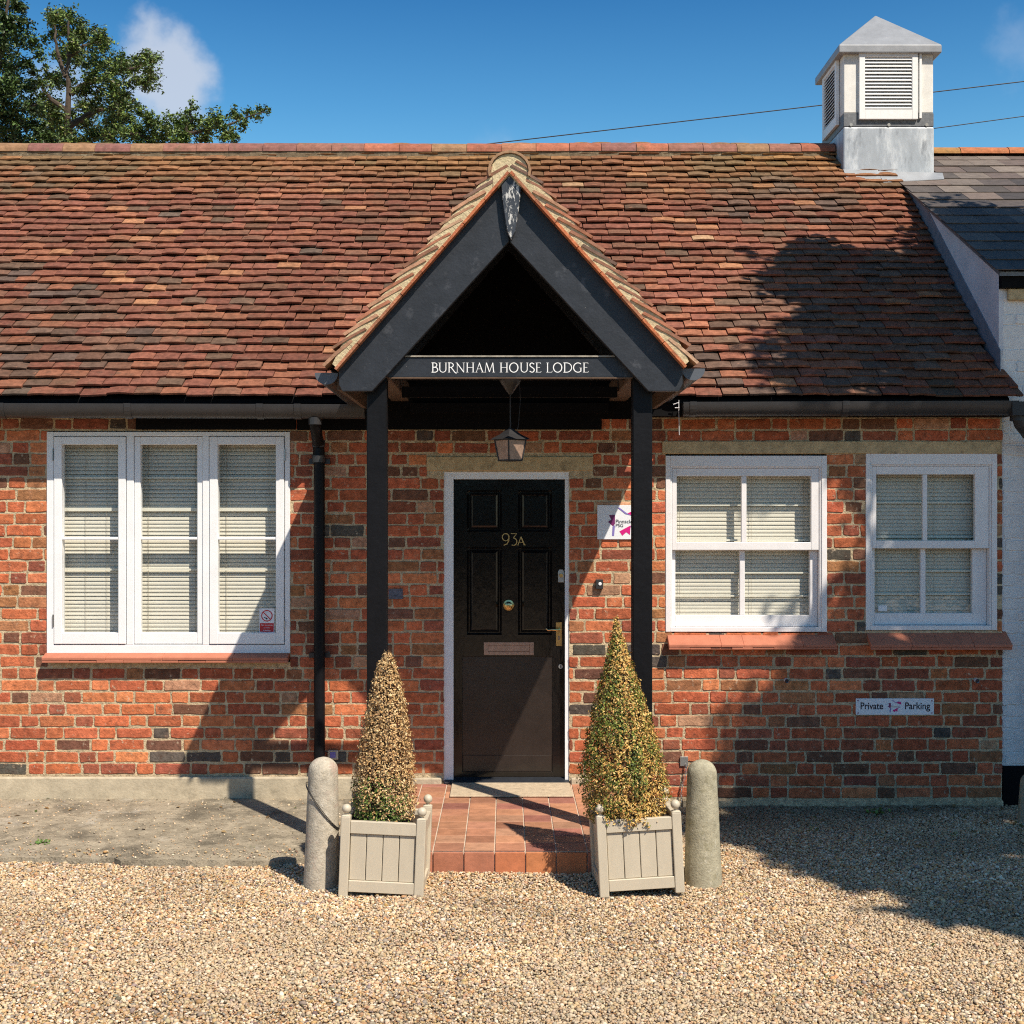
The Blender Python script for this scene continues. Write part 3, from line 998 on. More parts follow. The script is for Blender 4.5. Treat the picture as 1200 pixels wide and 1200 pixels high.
pol += [(XC - .085, zc_ - .095), (XC - .05, zc_ - .075), (XC, zc_ - .018), (XC + .05, zc_ - .075), (XC + .085, zc_ - .095)]
pe.prism(pol, -1.574, -1.5)
pe.build("end_mortar", M['verge'], proof, bevel=.006, seg=2)


# ---- gutters
def gutter_run(mb, a, b, r, th=.003, n=12, deep=1.0, close=(True, True)):
    """half-round channel from a to b (Vectors on the centre of its open top)"""
    a, b = Vector(a), Vector(b)
    t = (b - a).normalized(); sd = t.cross(Vector((0, 0, 1))).normalized()
    vs_, fs_ = [], []
    for p in (a, b):
        for rad in (r, r - th):
            for k in range(n + 1):
                q = math.pi * k / n
                vs_.append(p + sd * rad * math.cos(q) - Vector((0, 0, 1)) * rad * deep * math.sin(q))
    m_ = 2 * (n + 1)
    for k in range(n):
        fs_ += [(k, k + 1, m_ + k + 1, m_ + k), (n + 1 + k, m_ + n + 1 + k, m_ + n + 2 + k, n + 2 + k)]
    fs_ += [(0, m_, m_ + n + 1, n + 1), (n, 2 * n + 1, m_ + 2 * n + 1, m_ + n)]
    if close[0]: fs_.append(tuple(range(n + 1)))
    if close[1]: fs_.append(tuple(range(m_ + n, m_ - 1, -1)))
    mb.add(vs_, fs_)


def gutter(label, xa, za, xb, zb_, joints, y=-.225):
    gm = MB(); gutter_run(gm, (xa, y, za), (xb, y, zb_), .052, deep=1.75 if False else 1.65)
    go_ = gm.build("gutter", M['gutter'], house, smooth=True)
    go_['label'] = label
    for xj in joints:
        t = (xj - xa) / (xb - xa); zz = za + (zb_ - za) * t
        jm = MB(); gutter_run(jm, (xj - .02, y, zz + .002), (xj + .02, y, zz + .002), .057, th=.006, deep=1.62)
        jm.build("union_bracket", M['gutter'], go_)
    return go_


gutter("black half-round gutter along the left eaves", -4.9, 2.510, X(428, -.22), 2.498, [X(4, -.22), X(152, -.22), X(306, -.22), X(350, -.22)])
gutter("black half-round gutter along the right eaves", X(800, -.22), 2.512, X(1190, -.22), 2.520, [X(811, -.22), X(989, -.22)])
for s_, xc_, zt in ((-1, X(383, -1.48), Z(437.5, -1.48)), (1, X(812, -1.48), Z(432.5, -1.48))):
    gm = MB(); gutter_run(gm, (xc_, -1.49, zt), (xc_, -.3, zt - .015), .058)
    o_ = gm.build("gutter", M['gutter'], house, smooth=True)
    em = MB(); gutter_run(em, (xc_, -1.495, zt + .001), (xc_, -1.4905, zt + .001), .0605, th=.03)
    em.build("end_cap", M['gutterend'], o_)

for a_, b_, dz in ((-4.9, -.85, 0), (.90, WALL_R + .01, -.005)):
    fb = MB(); fb.box(a_, b_, -.165, -.1401, 2.44 + dz, 2.52); fb.box(a_, b_, -.14, .0, 2.442 + dz, 2.46)
    fb.build("fascia", M['blackwall'], house)
bb = MB(); bb.box(X(160), X(347), -.02, .005, Z(503.5), Z(487)); bb.build("eaves_beam", M['blackwall'], house)
bb = MB(); bb.box(X(349), X(431), -.03, .005, Z(504), Z(487)); bb.build("eaves_beam", M['blackwall'], house)

# downpipe
dp = MB()
px_ = X(373.5, -.06)
dp.tube([(px_, -.215, 2.44), (px_, -.21, 2.38), (px_, -.12, 2.30), (px_, -.065, 2.26), (px_, -.065, 2.2)], .036, 14)
dp.tube([(px_ + .004, -.065, 2.235), (px_ + .006, -.065, .06)], .034, 14)
dpo = dp.build("downpipe", M['postblack'], house, smooth=True)
for z_ in (2.40, 2.27, 2.175):
    cl = MB(); cl.lathe([(.041, -.022), (.041, .022)], (px_, -.214 if z_ == 2.40 else -.065, z_), 16)
    cl.build("pipe_collar", M['gutter'], dpo)
for z_ in (2.16, .95):
    cl = MB(); cl.box(px_ - .065, px_ + .065, -.03, -.002, z_ - .015, z_ + .015)
    cl.build("pipe_clip", M['gutter'], dpo)
# swan-neck at the far right
sn = MB()
y = -.225
sn.tube([(3.12, y, 2.50), (3.12, y, 2.44), (3.14, y, 2.38), (3.24, -.14, 2.30), (3.34, -.08, 2.24), (3.36, -.06, 2.1), (3.36, -.06, .3)], .037, 14)
sn.lathe([(.042, -.05), (.042, .05)], (3.12, y, 2.45), 16)
sn.box(3.07, 3.2, y - .06, y + .055, 2.43, 2.515)
sn.build("downpipe", M['wire'], house, smooth=True)['label'] = "black swan-neck downpipe at the right end of the gutter"


# ---- windows
def ring(mb, x0, x1, z0, z1, w4, y0, y1):
    """frame of four butted members; w4 = left,right,bottom,top widths"""
    l_, r_, b_, t_ = w4
    mb.box(x0, x0 + l_, y0, y1, z0, z1); mb.box(x1 - r_, x1, y0, y1, z0, z1)
    mb.box(x0 + l_, x1 - r_, y0 + .0007, y1, z0, z0 + b_); mb.box(x0 + l_, x1 - r_, y0 + .0007, y1, z1 - t_, z1)


def blind(parent, x0, x1, z0, z1, y, cords=(), rails=(), tilt=R(69)):
    bm_ = MB()
    pitch = .0242; w_ = .026; tilt0 = tilt
    z = z1
    k = 0
    while z > z0:
        t = tilt0 + rnd.gauss(0, .045)
        dy, dz = math.cos(t) * w_ / 2, math.sin(t) * w_ / 2
        pts = []
        for s in (-1, -.33, .33, 1):
            pts.append((y - dy * -s - .003 * (1 - s * s), z + dz * s))
        off = rnd.uniform(-.0008, .0008)
        for i in range(3):
            (ya, za), (yb, zb_) = pts[i], pts[i + 1]
            bm_.add([(x0, ya, za + off), (x1, ya, za - off), (x1, yb, zb_ - off), (x0, yb, zb_ + off)], [(0, 1, 2, 3)])
        z -= pitch
    o = bm_.build("blind", M['cream'], parent)
    if cords:
        for xx in cords:
            c = MB(); c.tube([(xx, y - .019, z1), (xx, y - .019, z0)], .0012, 5)
            c.build("cord", M['worn'], parent)
    if rails:
        for (a, b, zr, h) in rails:
            c = MB(); c.box(a, b, y - .026, y - .016, zr - h / 2, zr + h / 2)
            c.build("inner_rail", M['creamrail'], parent)
    return o


def sill(parent, px0, px1, pyt, pyf, pyb, yf, split):
    """sloping terracotta sill, two thicknesses of plain tile"""
    s_ = MB()
    x0, x1 = X(px0, yf), X(px1, yf)
    zi, zf, zb_ = Z(pyt), Z(pyf, yf), Z(pyb, yf)
    n = split
    cuts = [0] + sorted((i + rnd.uniform(-.25, .25)) / 4 for i in range(1, 4)) + [1]
    mz = (zf + zb_) / 2
    g_ = .0003
    for i in range(4):
        a, b = x0 + (x1 - x0) * cuts[i], x0 + (x1 - x0) * cuts[i + 1]
        j1 = rnd.uniform(-.003, .003)
        jz = rnd.uniform(-.0012, .0012)
        s_.hexa([(a, yf + j1, mz + .0005), (b - g_, yf + j1, mz + .0005), (b - g_, .06, zi - .012), (a, .06, zi - .012),
                 (a, yf + j1, zf + jz), (b - g_, yf + j1, zf), (b - g_, .06, zi + .02), (a, .06, zi + .02)])
    for i in range(n):
        a, b = x0 + (x1 - x0) * i / n, x0 + (x1 - x0) * (i + 1) / n
        j2 = rnd.uniform(-.003, .003)
        s_.hexa([(a, yf + .004 + j2, zb_), (b - g_, yf + .004 + j2, zb_), (b - g_, .06, zi - .03), (a, .06, zi - .03),
                 (a, yf + .004 + j2, mz - .0005), (b - g_, yf + .004 + j2, mz - .0005), (b - g_, .06, zi - .013), (a, .06, zi - .013)])
    o = s_.build("sill", M['terracotta'], parent, bevel=.0025)
    return o


# left casement window
wl = thing("window", "", "", (0, 0, 0)); del wl['label']; del wl['category']; wl.parent = house
wl['label'] = "three-light white casement window on the left, with closed blinds"
fr = MB()
x0, x1, z0, z1 = X(55), X(340), Z(765.5), Z(506)
ring(fr, x0, x1, z0, z1, (X(63) - x0, x1 - X(334), Z(755.5) - z0, z1 - Z(511)), -.006, .10)
fr.box(X(148.5), X(157), -.0055, .10, Z(755.5), Z(511)); fr.box(X(237.5), X(245), -.0055, .10, Z(755.5), Z(511))
fr.build("frame", M['white'], wl, bevel=.0025)
for (a, b, ga, gb, yy) in ((63.8, 147.8, 73, 139, -.012), (157.3, 237.2, 164.5, 231, .002), (245.8, 333.3, 255.5, 323.5, -.012)):
    c = MB()
    X0, X1, Z0, Z1 = X(a), X(b), Z(754.6), Z(511.8)
    ring(c, X0, X1, Z0, Z1, (X(ga) - X0, X1 - X(gb), Z(741.5) - Z0, Z1 - Z(521)), yy, .05)
    c.box(X(ga), X(gb), yy + .006, .045, Z(632.6), Z(629.4))
    c.build("casement", M['white'], wl, bevel=.003)
    gl = MB(); gl.add([(X(ga) - .004, .030, Z(742)), (X(gb) + .004, .030, Z(742)), (X(gb) + .004, .030, Z(520)), (X(ga) - .004, .030, Z(520))], [(0, 1, 2, 3)]); gl.build("pane", M['glass'], wl)
for (px1_, py1_, py2_) in ((62.8, 526, 540), (62.8, 720, 734), (334.2, 526, 540), (333.8, 727, 736)):
    hg = MB(); hg.box(X(px1_) - .003, X(px1_) + .003, -.016, -.006, Z(py2_), Z(py1_))
    hg.build("hinge", M['steel'], wl)
rails = []
for (ga, gb) in ((73, 139), (164.5, 231), (255.5, 323.5)):
    for zr, h in ((560, .010), (597, .022), (667.5, .012)):
        rails.append((X(ga) - .03, X(gb) + .03, Z(zr, .09), h))
blind(wl, X(66), X(332), Z(748), Z(512), .115, [X(95), X(120), X(169), X(225), X(262), X(312)], rails)
sill(wl, 48.5, 337, 765.5, 770.5, 777, -.075, 9)


def sash_window(label, px0, px1, py0, py1, up, lo, sillv, rl, sticker=False):
    wnd = thing("window", "", ""); del wnd['label']; del wnd['category']; wnd.parent = house
    wnd['label'] = label
    f_ = MB()
    X0, X1, Z0, Z1 = X(px0), X(px1), Z(py1), Z(py0)
    ring(f_, X0, X1, Z0, Z1, (.030, .034, .028, .070), -.004, .11)
    f_.box(X0 + .030, X0 + .042, .004, .11, Z0 + .028, Z1 - .07); f_.box(X1 - .046, X1 - .034, .004, .11, Z0 + .028, Z1 - .07)
    f_.box(X0 + .042, X1 - .046, .004, .11, Z1 - .078, Z1 - .07)
    f_.build("frame", M['pinkwhite'], wnd, bevel=.0025)
    for nm, (g, y0, y1) in (("upper_sash", (up, .010, .048)), ("lower_sash", (lo, .052, .09))):
        s_ = MB()
        a1, a2, b1_, b2_, t, b = g
        zt_, zb_ = Z(t, y0), Z(b, y0)
        sx0, sx1 = X0 + .043, X1 - .047
        sz1 = Z1 - .079 if nm == "upper_sash" else Z(up[5], .01) - .001
        sz0 = Z(up[5] + 9.2, .01) if nm == "upper_sash" else Z0 + .029
        gx0, gx1, gm0, gm1 = X(a1, y0), X(b2_, y0), X(a2, y0), X(b1_, y0)
        ring(s_, sx0, sx1, sz0, sz1, (gx0 - sx0, sx1 - gx1, zb_ - sz0, sz1 - zt_), y0, y1)
        s_.box(gm0, gm1, y0 + .004, y1 - .004, zb_, zt_)
        s_.build(nm, M['pinkwhite'], wnd, bevel=.003)
        ym = (y0 + y1) / 2; gl = MB(); gl.add([(gx0 - .003, ym, zb_ - .003), (gx1 + .003, ym, zb_ - .003), (gx1 + .003, ym, zt_ + .003), (gx0 - .003, ym, zt_ + .003)], [(0, 1, 2, 3)])
        gl.build("pane", M['glass'], wnd)
    rails = [(X0 + .05, X1 - .05, Z(r, .12), h) for r, h in rl]
    blind(wnd, X0 + .035, X1 - .035, Z0 + .02, Z1 - .06, .125, [X0 + .1, X1 - .12, (X0 + X1) / 2 + .05], rails, R(76))
    sill(wnd, *sillv)
    return wnd


sash_window("wider white sash window, nearest the porch, half in tree shadow", 780, 969, 534, 740.5,
            (793, 869, 875, 950.5, 558, 635.5), (791.5, 867, 873, 949, 645, 721), (784, 981, 741.5, 755.5, 761.5, -.09, 8),
            [(592, .011), (671, .010), (698, .010), (633, .012)])
sash_window("narrower white sash window, beside the white building, in full shade", 1014.5, 1168.5, 531.5, 738.5,
            (1027, 1081.5, 1087, 1142.5, 556, 633.5), (1025, 1079, 1085, 1139.5, 642.5, 718.5), (1021, 1187, 739, 755.5, 762, -.10, 7),
            [(589, .011), (669, .010), (696, .010), (629, .011)])
vent = MB(); vent.box(X(1029.5, .06), X(1039.5, .06), .062, .0695, Z(716, .06), Z(709.5, .06))
tag(vent.build("alarm_sticker", M['plastic_white']), "tiny pale rectangular sticker in the lower left pane of the narrower sash window", "sticker")

# ---- door
door = thing("door", "", ""); del door['label']; del door['category']; door.parent = house
door['label'] = "black panelled front door with 93A in brass-coloured figures"
DY = .055
f_ = MB()
x0, x1, z0, z1 = X(520), X(667), Z(918), Z(552.5)
ring(f_, x0, x1, z0, z1, (X(530.5) - x0 + .004, x1 - X(663) + .004, .0001, z1 - Z(561.5)), .012, .10)
f_.build("door_frame", M['white'], door, bevel=.004)
dx0, dx1, dz0, dz1 = X(530, DY), X(663.5, DY), Z(912, DY), Z(562, DY)
d_ = MB()
panels = [(547, 588, 574.5, 623), (607, 647, 574.5, 623), (547, 588, 641, 744), (607, 647, 641, 744), (541.5, 647.5, 769, 905)]
ops = [(X(a, DY), X(b, DY), Z(d, DY), Z(c, DY)) for a, b, c, d in panels]
wall_backing(d_, dx0 - .008, dx1 + .008, dz0 - .004, dz1 + .006, ops, DY, DY + .04)
d_.build("door_leaf", M['doorblack'], door, bevel=.0012)
pp = MB(); pb = MB()
for i, (a, b, c, e) in enumerate(ops):
    q = MB()
    if i < 4:
        m1, m2 = .016, .034
        yr = DY + .016; yf = DY + .002
        # recessed moulding then a raised fielded centre
        rings = [(0, DY + .001), (.007, DY + .012), (.012, DY + .018), (.018, DY + .018), (.036, DY + .006), (.038, DY + .005)]
        tgt = pp
    else:
        rings = [(0, DY + .001), (.004, DY + .006), (.006, DY + .006)]
        tgt = pb
    vs_ = []
    for (m_, y_) in rings:
        mb_ = m_
        vs_ += [(a + m_, y_, c + m_), (b - m_, y_, c + m_), (b - m_, y_, e - m_), (a + m_, y_, e - m_)]
    fs_ = []
    for r_ in range(len(rings) - 1):
        for k in range(4):
            fs_.append((r_ * 4 + k, r_ * 4 + (k + 1) % 4, r_ * 4 + 4 + (k + 1) % 4, r_ * 4 + 4 + k))
    fs_.append(tuple(range(len(vs_) - 4, len(vs_))))
    tgt.add(vs_, fs_)
pp.build("raised_panels", M['doorblack'], door)
pbo = pb.build("kick_panel", M['doorbrown'], door)
w_ = MB(); w_.box(X(541.5, DY) + .006, X(647.5, DY) - .006, DY + .0015, DY + .008, Z(905, DY) + .006, Z(885, DY)); w_.build("lower_rail", M['doorbrown'], door, bevel=.002)
w_ = MB(); w_.hexa([(X(521), -.03, Z(918) + .001), (X(666), -.03, Z(918) + .001), (X(666), .06, Z(918) + .001), (X(521), .06, Z(918) + .001),
                    (X(521), -.03, Z(917, -.03)), (X(666), -.03, Z(917, -.03)), (X(666), .052, Z(910.5, .05)), (X(521), .052, Z(910.5, .05))])
w_.build("door_sill", M['black'], door, bevel=.002)
lp = MB()
ax0, ax1, az0, az1 = X(567, DY), X(625.5, DY), Z(767.5, DY), Z(752.5, DY)
ring(lp, ax0, ax1, az0, az1, (.026, .026, .020, .020), DY - .007, DY - .0005)
lp.box(ax0 + .0265, ax1 - .0265, DY - .005, DY - .0008, az0 + .0215, az1 - .0205)
lp.build("letter_plate", M['copper'], door, bevel=.0012)
kb = MB(); kc = (X(596, DY), DY, Z(709, DY))
kb.lathe([(.034, -.001), (.036, -.005), (.033, -.009), (.024, -.011), (.018, -.013), (.014, -.03), (.019, -.036), (.024, -.046), (.022, -.056), (.014, -.062), (.002, -.063)][::-1], kc, 24, axis='y')
kb.build("door_knob", M['brass'], door, smooth=True)
hd = MB()
hd.box(X(651.5, DY), X(658.5, DY), DY - .006, DY - .0005, Z(757, DY), Z(729, DY))
ho = hd.build("handle_plate", M['brass'], door, bevel=.002)
ho['label'] = "brass lever handle plate"
hv = MB(); hx, hz = X(655.5, DY), Z(737.5, DY)
hv.tube([(hx, DY - .006, hz), (hx, DY - .045, hz), (hx - .012, DY - .05, hz), (hx - .05, DY - .05, hz + .002), (hx - .072, DY - .048, hz - .002), (hx - .085, DY - .045, hz + .009)], [.007, .007, .007, .006, .006, .004], 8)
hv.build("lever", M['brass'], ho, smooth=True)
kh = MB(); kh.box(X(654.3, DY), X(655.7, DY), DY - .0075, DY - .0062, Z(750, DY), Z(745, DY)); kh.build("keyhole", M['ink'], ho)
yl = MB(); yx, yz = X(657.5, DY), Z(675, DY)
yl.prism([(yx - .019, yz - .04), (yx + .019, yz - .04), (yx + .02, yz + .025), (yx + .012, yz + .042), (yx - .012, yz + .042), (yx - .02, yz + .025)], DY - .008, DY - .0005)
yo = yl.build("latch_plate", M['steel'], door, bevel=.002)
yk = MB(); yk.lathe([(.012, -.012), (.012, .0)], (yx, DY - .0085, yz + .005), 14, axis='y'); yk.build("keyhole", M['brass'], yo)
es = MB(); es.lathe([(.014, -.004), (.014, .0)], (X(657, DY), DY - .0008, Z(781, DY)), 16, axis='y'); eo = es.build("escutcheon", M['steel'], door)
kh = MB(); kh.box(X(656.6, DY) - .002, X(656.6, DY) + .003, DY - .0065, DY - .0053, Z(782.3, DY), Z(779.5, DY)); kh.build("keyhole", M['ink'], eo)


# ------------------------------------------------------------------ lettering
def arc(cx, cz, rx, rz, a0, a1, n=14):
    return [(cx + rx * math.cos(R(a0 + (a1 - a0) * i / n)), cz + rz * math.sin(R(a0 + (a1 - a0) * i / n))) for i in range(n + 1)]


T_, t_, s__ = .08, .04, .032       # thick, thin, serif
def serif(x, z, w=.15): return ([(x - w, z), (x + w, z)], s__)


GL = {
    'B': (.55, [([(.12, 0), (.12, 1)], T_), ([(.02, .98), (.25, .98)] + arc(.25, .76, .2, .22, 90, -90) + [(.12, .54)], .075), ([(.12, .52), (.28, .52)] + arc(.28, .27, .24, .25, 90, -90) + [(.02, .02)], .08)]),
    'U': (.78, [([(.14, 1), (.14, .38)] + arc(.39, .33, .25, .31, 180, 360) + [(.64, 1)], .07), ([(.14, .98), (.14, .4)], T_), serif(.14, .98, .11), serif(.64, .98, .1)]),
    'R': (.66, [([(.12, 0), (.12, 1)], T_), ([(.02, .98), (.25, .98)] + arc(.25, .75, .21, .23, 90, -90) + [(.12, .52)], .075), ([(.27, .53), (.45, .24), (.58, .02), (.72, -.1)], T_), serif(.12, .02, .1)]),
    'N': (.80, [([(.12, 0), (.12, 1)], t_), ([(.08, 1), (.66, .02)], T_), ([(.66, 0), (.66, 1)], t_), serif(.12, .02, .1), serif(.66, .98, .1), serif(.06, .98, .06)]),
    'H': (.78, [([(.14, 0), (.14, 1)], T_), ([(.62, 0), (.62, 1)], T_), ([(.14, .51), (.62, .51)], t_), serif(.14, .02, .11), serif(.14, .98, .11), serif(.62, .02, .11), serif(.62, .98, .11)]),
    'A': (.72, [([(.10, .02), (.36, 1)], t_), ([(.34, 1), (.62, .02)], T_), ([(.19, .36), (.52, .36)], t_), serif(.1, .02, .09), serif(.62, .02, .1)]),
    'M': (.92, [([(.10, .02), (.2, 1)], t_), ([(.2, 1), (.46, .05)], T_), ([(.46, .05), (.72, 1)], t_), ([(.72, 1), (.8, .02)], T_), serif(.1, .02, .09), serif(.8, .02, .1)]),
    'O': (.86, [(arc(.40, .5, .34, .48, 0, 360, 28), .085)]),
    'S': (.52, [([(.42, .84)] + arc(.24, .75, .16, .22, 40, 200, 10) + [(.2, .56), (.33, .45)] + arc(.25, .25, .18, .23, 30, -130, 10) + [(.06, .14)], .085)]),
    'E': (.54, [([(.12, 0), (.12, 1)], T_), ([(.02, .98), (.44, .98)], t_), ([(.12, .52), (.38, .52)], t_), ([(.02, .02), (.46, .02)], t_), ([(.45, .02), (.47, .14)], s__), ([(.44, .98), (.44, .86)], s__)]),
    'L': (.54, [([(.12, 0), (.12, 1)], T_), ([(.02, .02), (.47, .02)], t_), ([(.47, .02), (.5, .16)], s__), serif(.12, .98, .1)]),
    'D': (.78, [([(.12, 0), (.12, 1)], T_), ([(.02, .98), (.28, .98)] + arc(.28, .5, .4, .48, 90, -90, 18) + [(.02, .02)], .075)]),
    'G': (.80, [([(.64, .84)] + arc(.42, .5, .36, .48, 55, 305, 22) + [(.65, .12)], .085), ([(.66, .1), (.66, .45)], T_), serif(.64, .46, .1)]),
    '.': (.2, [([(.07, .02), (.07, .1)], .1)]),
    ' ': (.34, []),
    '9': (.60, [(arc(.28, .68, .24, .30, 0, 360, 22), .07), ([(.52, .68), (.50, .4), (.38, .12), (.14, 0)], .07)]),
    '3': (.56, [([(.06, .98), (.46, .98), (.22, .60)] + arc(.24, .30, .24, .30, 90, -120, 14), .07)]),
    'a': (.5, [([(.04, 0), (.24, .68)], .05), ([(.24, .68), (.46, 0)], .08), ([(.12, .24), (.36, .24)], .05), serif(.04, .02, .07), serif(.46, .02, .07)]),
}


def stroke(mb, pts, w, y, th, tr, k):
    """a pen stroke as a thin raised ribbon with mitred joints"""
    n = len(pts)
    L_, R_ = [], []
    closed = (abs(pts[0][0] - pts[-1][0]) + abs(pts[0][1] - pts[-1][1])) < 1e-6
    for i in range(n):
        p0 = pts[i - 1] if i > 0 else (pts[-2] if closed else pts[0]); p1 = pts[i + 1] if i < n - 1 else (pts[1] if closed else pts[-1])
        d = Vector((p1[0] - p0[0], p1[1] - p0[1]))
        d = d.normalized() if d.length > 1e-9 else Vector((1, 0))
        nn = Vector((-d.y, d.x)) * w / 2
        L_.append((pts[i][0] + nn.x, pts[i][1] + nn.y)); R_.append((pts[i][0] - nn.x, pts[i][1] - nn.y))
    yk_ = y - .00012 * k
    vs_ = []
    for i in range(n):
        for q in (L_[i], R_[i]):
            X_, Z_ = tr(q); vs_.append((X_, yk_, Z_))
    fs_ = [(2 * i, 2 * i + 1, 2 * i + 3, 2 * i + 2) for i in range(n - 1)]
    m_ = len(vs_)
    vs_ += [(v[0], y + th, v[2]) for v in vs_]
    for i in range(n - 1):
        fs_.append((2 * i, 2 * i + 2, m_ + 2 * i + 2, m_ + 2 * i)); fs_.append((2 * i + 1, m_ + 2 * i + 1, m_ + 2 * i + 3, 2 * i + 3))
    mb.add(vs_, fs_)


def write(mb, text, x0, x1, zb_, h, y, th=.0006):
    tot = sum(GL[c][0] for c in text)
    kx = (x1 - x0) / tot
    x = x0
    for c in text:
        for i, (pts, w) in enumerate(GL[c][1]):
            stroke(mb, pts, w, y, th, lambda q, x=x: (x + q[0] * kx, zb_ + q[1] * h), i)
        x += GL[c][0] * kx


tx = MB()
yb = -1.472 - .0008
write(tx, "BURNHAM HOUSE LODGE", X(505.5, yb), X(690.5, yb), Z(436.4, yb), Z(425, yb) - Z(436.4, yb), yb)
tx.build("lettering", M['lettering'], tbo)
tn = MB()
write(tn, "93", X(588, DY), X(607, DY), Z(639, DY), Z(625, DY) - Z(639, DY), DY - .006, .005)
write(tn, "a", X(606, DY), X(615.5, DY), Z(639, DY), (Z(625, DY) - Z(639, DY)) * 1.05, DY - .006, .005)
tn.build("number", M['brass'], door)


def text_mesh(body, x0, x1, zb_, y, mat_, parent, name="lettering", bold=.0, height=None):
    cu = bpy.data.curves.new(name, 'FONT'); cu.body = body; cu.size = 1; cu.offset = bold
    ob = bpy.data.objects.new(name, cu); C.objects.link(ob)
    bpy.context.view_layer.update()
    dg = bpy.context.evaluated_depsgraph_get()
    me = bpy.data.meshes.new_from_object(ob.evaluated_get(dg))
    bpy.data.objects.remove(ob); bpy.data.curves.remove(cu)
    xs_ = [v.co.x for v in me.vertices]
    k = (x1 - x0) / (max(xs_) - min(xs_)); mn = min(xs_)
    kz = height / .72 if height else k
    for v in me.vertices:
        v.co = (x0 + (v.co.x - mn) * k, y, zb_ + v.co.y * kz)
    me.materials.clear(); me.materials.append(mat_)
    o = bpy.data.objects.new(name, me); C.objects.link(o); o.parent = parent
    return o


def poly(mb, pts, y, th=.0005):
    mb.prism(pts, y - th, y)


def logo(parent, cx, cz, s, y, small=False):
    """three arrows in a ring: magenta heads and violet shafts"""
    mg, mg2, pu_, vi, vi2, vi3 = MB(), MB(), MB(), MB(), MB(), MB()
    def q(l): return [(cx + a * s, cz + b * s) for a, b in l]
    poly(mg, q([(.20, .58), (.62, .78), (1.0, .66), (1.0, .30), (.72, .36)]), y)
    poly(mg2, q([(-.30, -.62), (.30, -.30), (.46, -.22), (.42, -.86), (.16, -.68), (-.10, -.92)]), y)
    poly(pu_, q([(-.72, .50), (-1.0, .48), (-.86, .20), (-1.08, .02), (-.72, -.28), (-.60, -.1), (-.60, .5)]), y)
    poly(vi, q([(-.42, .98), (-.30, 1.0), (.20, .62), (.60, .44), (.10, .56)]), y - .0006)
    poly(vi2, q([(-.76, -.28), (-.60, -.2), (-.66, -.92), (-.80, -.92)]), y - .0006)
    poly(vi3, q([(.44, -.28), (.82, .0), (.88, -.04), (.5, -.36)]), y - .0006)
    mg.build("logo_arrow", M['magenta'], parent); mg2.build("logo_arrow", M['magenta'], parent); pu_.build("logo_arrow", M['purple'], parent)
    for v_ in (vi, vi2, vi3): v_.build("logo_shaft", M['violet'], parent)


# wall plaque behind the right post
sg = thing("wall_sign", "white plaque with magenta and purple arrow logo, partly behind the right porch post", "sign", (0, 0, 0))
sx0, sx1, sz0, sz1 = X(700, -.01), X(763, -.01), Z(632, -.01), Z(592, -.01)
sm_ = MB(); sm_.box(sx0, sx1, -.012, -.0025, sz0, sz1); sm_.build("plate", M['plastic_white'], sg, bevel=.001)
logo(sg, X(731, -.01), Z(612, -.01), .092, -.0125)
text_mesh("Pinnacle", X(721.5), X(741), Z(613), -.0142, M['ink'], sg)
text_mesh("PSG", X(721.5), X(730), Z(617.5), -.0142, M['ink'], sg)

sg2 = thing("parking_sign", "white Private Parking sign screwed to the shaded brick wall below the sash windows", "sign", (0, 0, 0))
sm_ = MB(); sm_.box(X(1002.5), X(1094), -.009, -.0025, Z(837.5), Z(818.3)); sm_.build("plate", M['plastic_white'], sg2, bevel=.001)
text_mesh("Private", X(1008), X(1034.5), Z(830.8), -.0095, M['ink'], sg2, bold=.018, height=.044)
text_mesh("Parking", X(1060), X(1089.5), Z(830.8), -.0095, M['ink'], sg2, bold=.018, height=.044)
logo(sg2, X(1048), Z(827.5), .040, -.0095)
text_mesh("Pinnacle", X(1044), X(1053), Z(828.5), -.0112, M['steel'], sg2)
for a in (1005, 1091.5):
    for b in (820.8, 835.2):
        sc_ = MB(); sc_.lathe([(.0042, -.002), (.0042, 0)], (X(a), -.009, Z(b)), 8, axis='y')
        sc_.build("screw", M['purple'], sg2)

# no smoking sticker on the left window
ns = thing("no_smoking_sticker", "small red and white no smoking sticker in the lower right corner of the casement window", "sign", (0, 0, 0))
yy = .0275
s1 = MB(); s1.box(X(304, yy), X(321.5, yy), yy - .0008, yy, Z(741, yy), Z(713, yy)); s1.build("sticker", M['plastic_white'], ns)
s1 = MB(); s1.box(X(304.6, yy), X(320.8, yy), yy - .0014, yy - .0009, Z(740.4, yy), Z(730.2, yy)); s1.build("red_panel", M['red'], ns)
s1 = MB(); cx_, cz_ = X(312.8, yy), Z(721.6, yy)
stroke(s1, arc(cx_, cz_, .033, .033, 0, 360, 28), .0065, yy - .0012, .0003, lambda q: q, 0)
stroke(s1, [(cx_ - .023, cz_ + .023), (cx_ + .023, cz_ - .023)], .006, yy - .0012, .0003, lambda q: q, 1)
s1.build("prohibition_ring", M['red'], ns)
s1 = MB(); stroke(s1, [(cx_ - .02, cz_ - .008), (cx_ - .002, cz_ - .017)], .005, yy - .0011, .0002, lambda q: q, 0)
s1.lathe([(.006, -.0012), (.006, 0)], (cx_ - .002, yy - .0006, cz_ - .018), 10, axis='y')
s1.build("cigarette", M['ink'], ns)
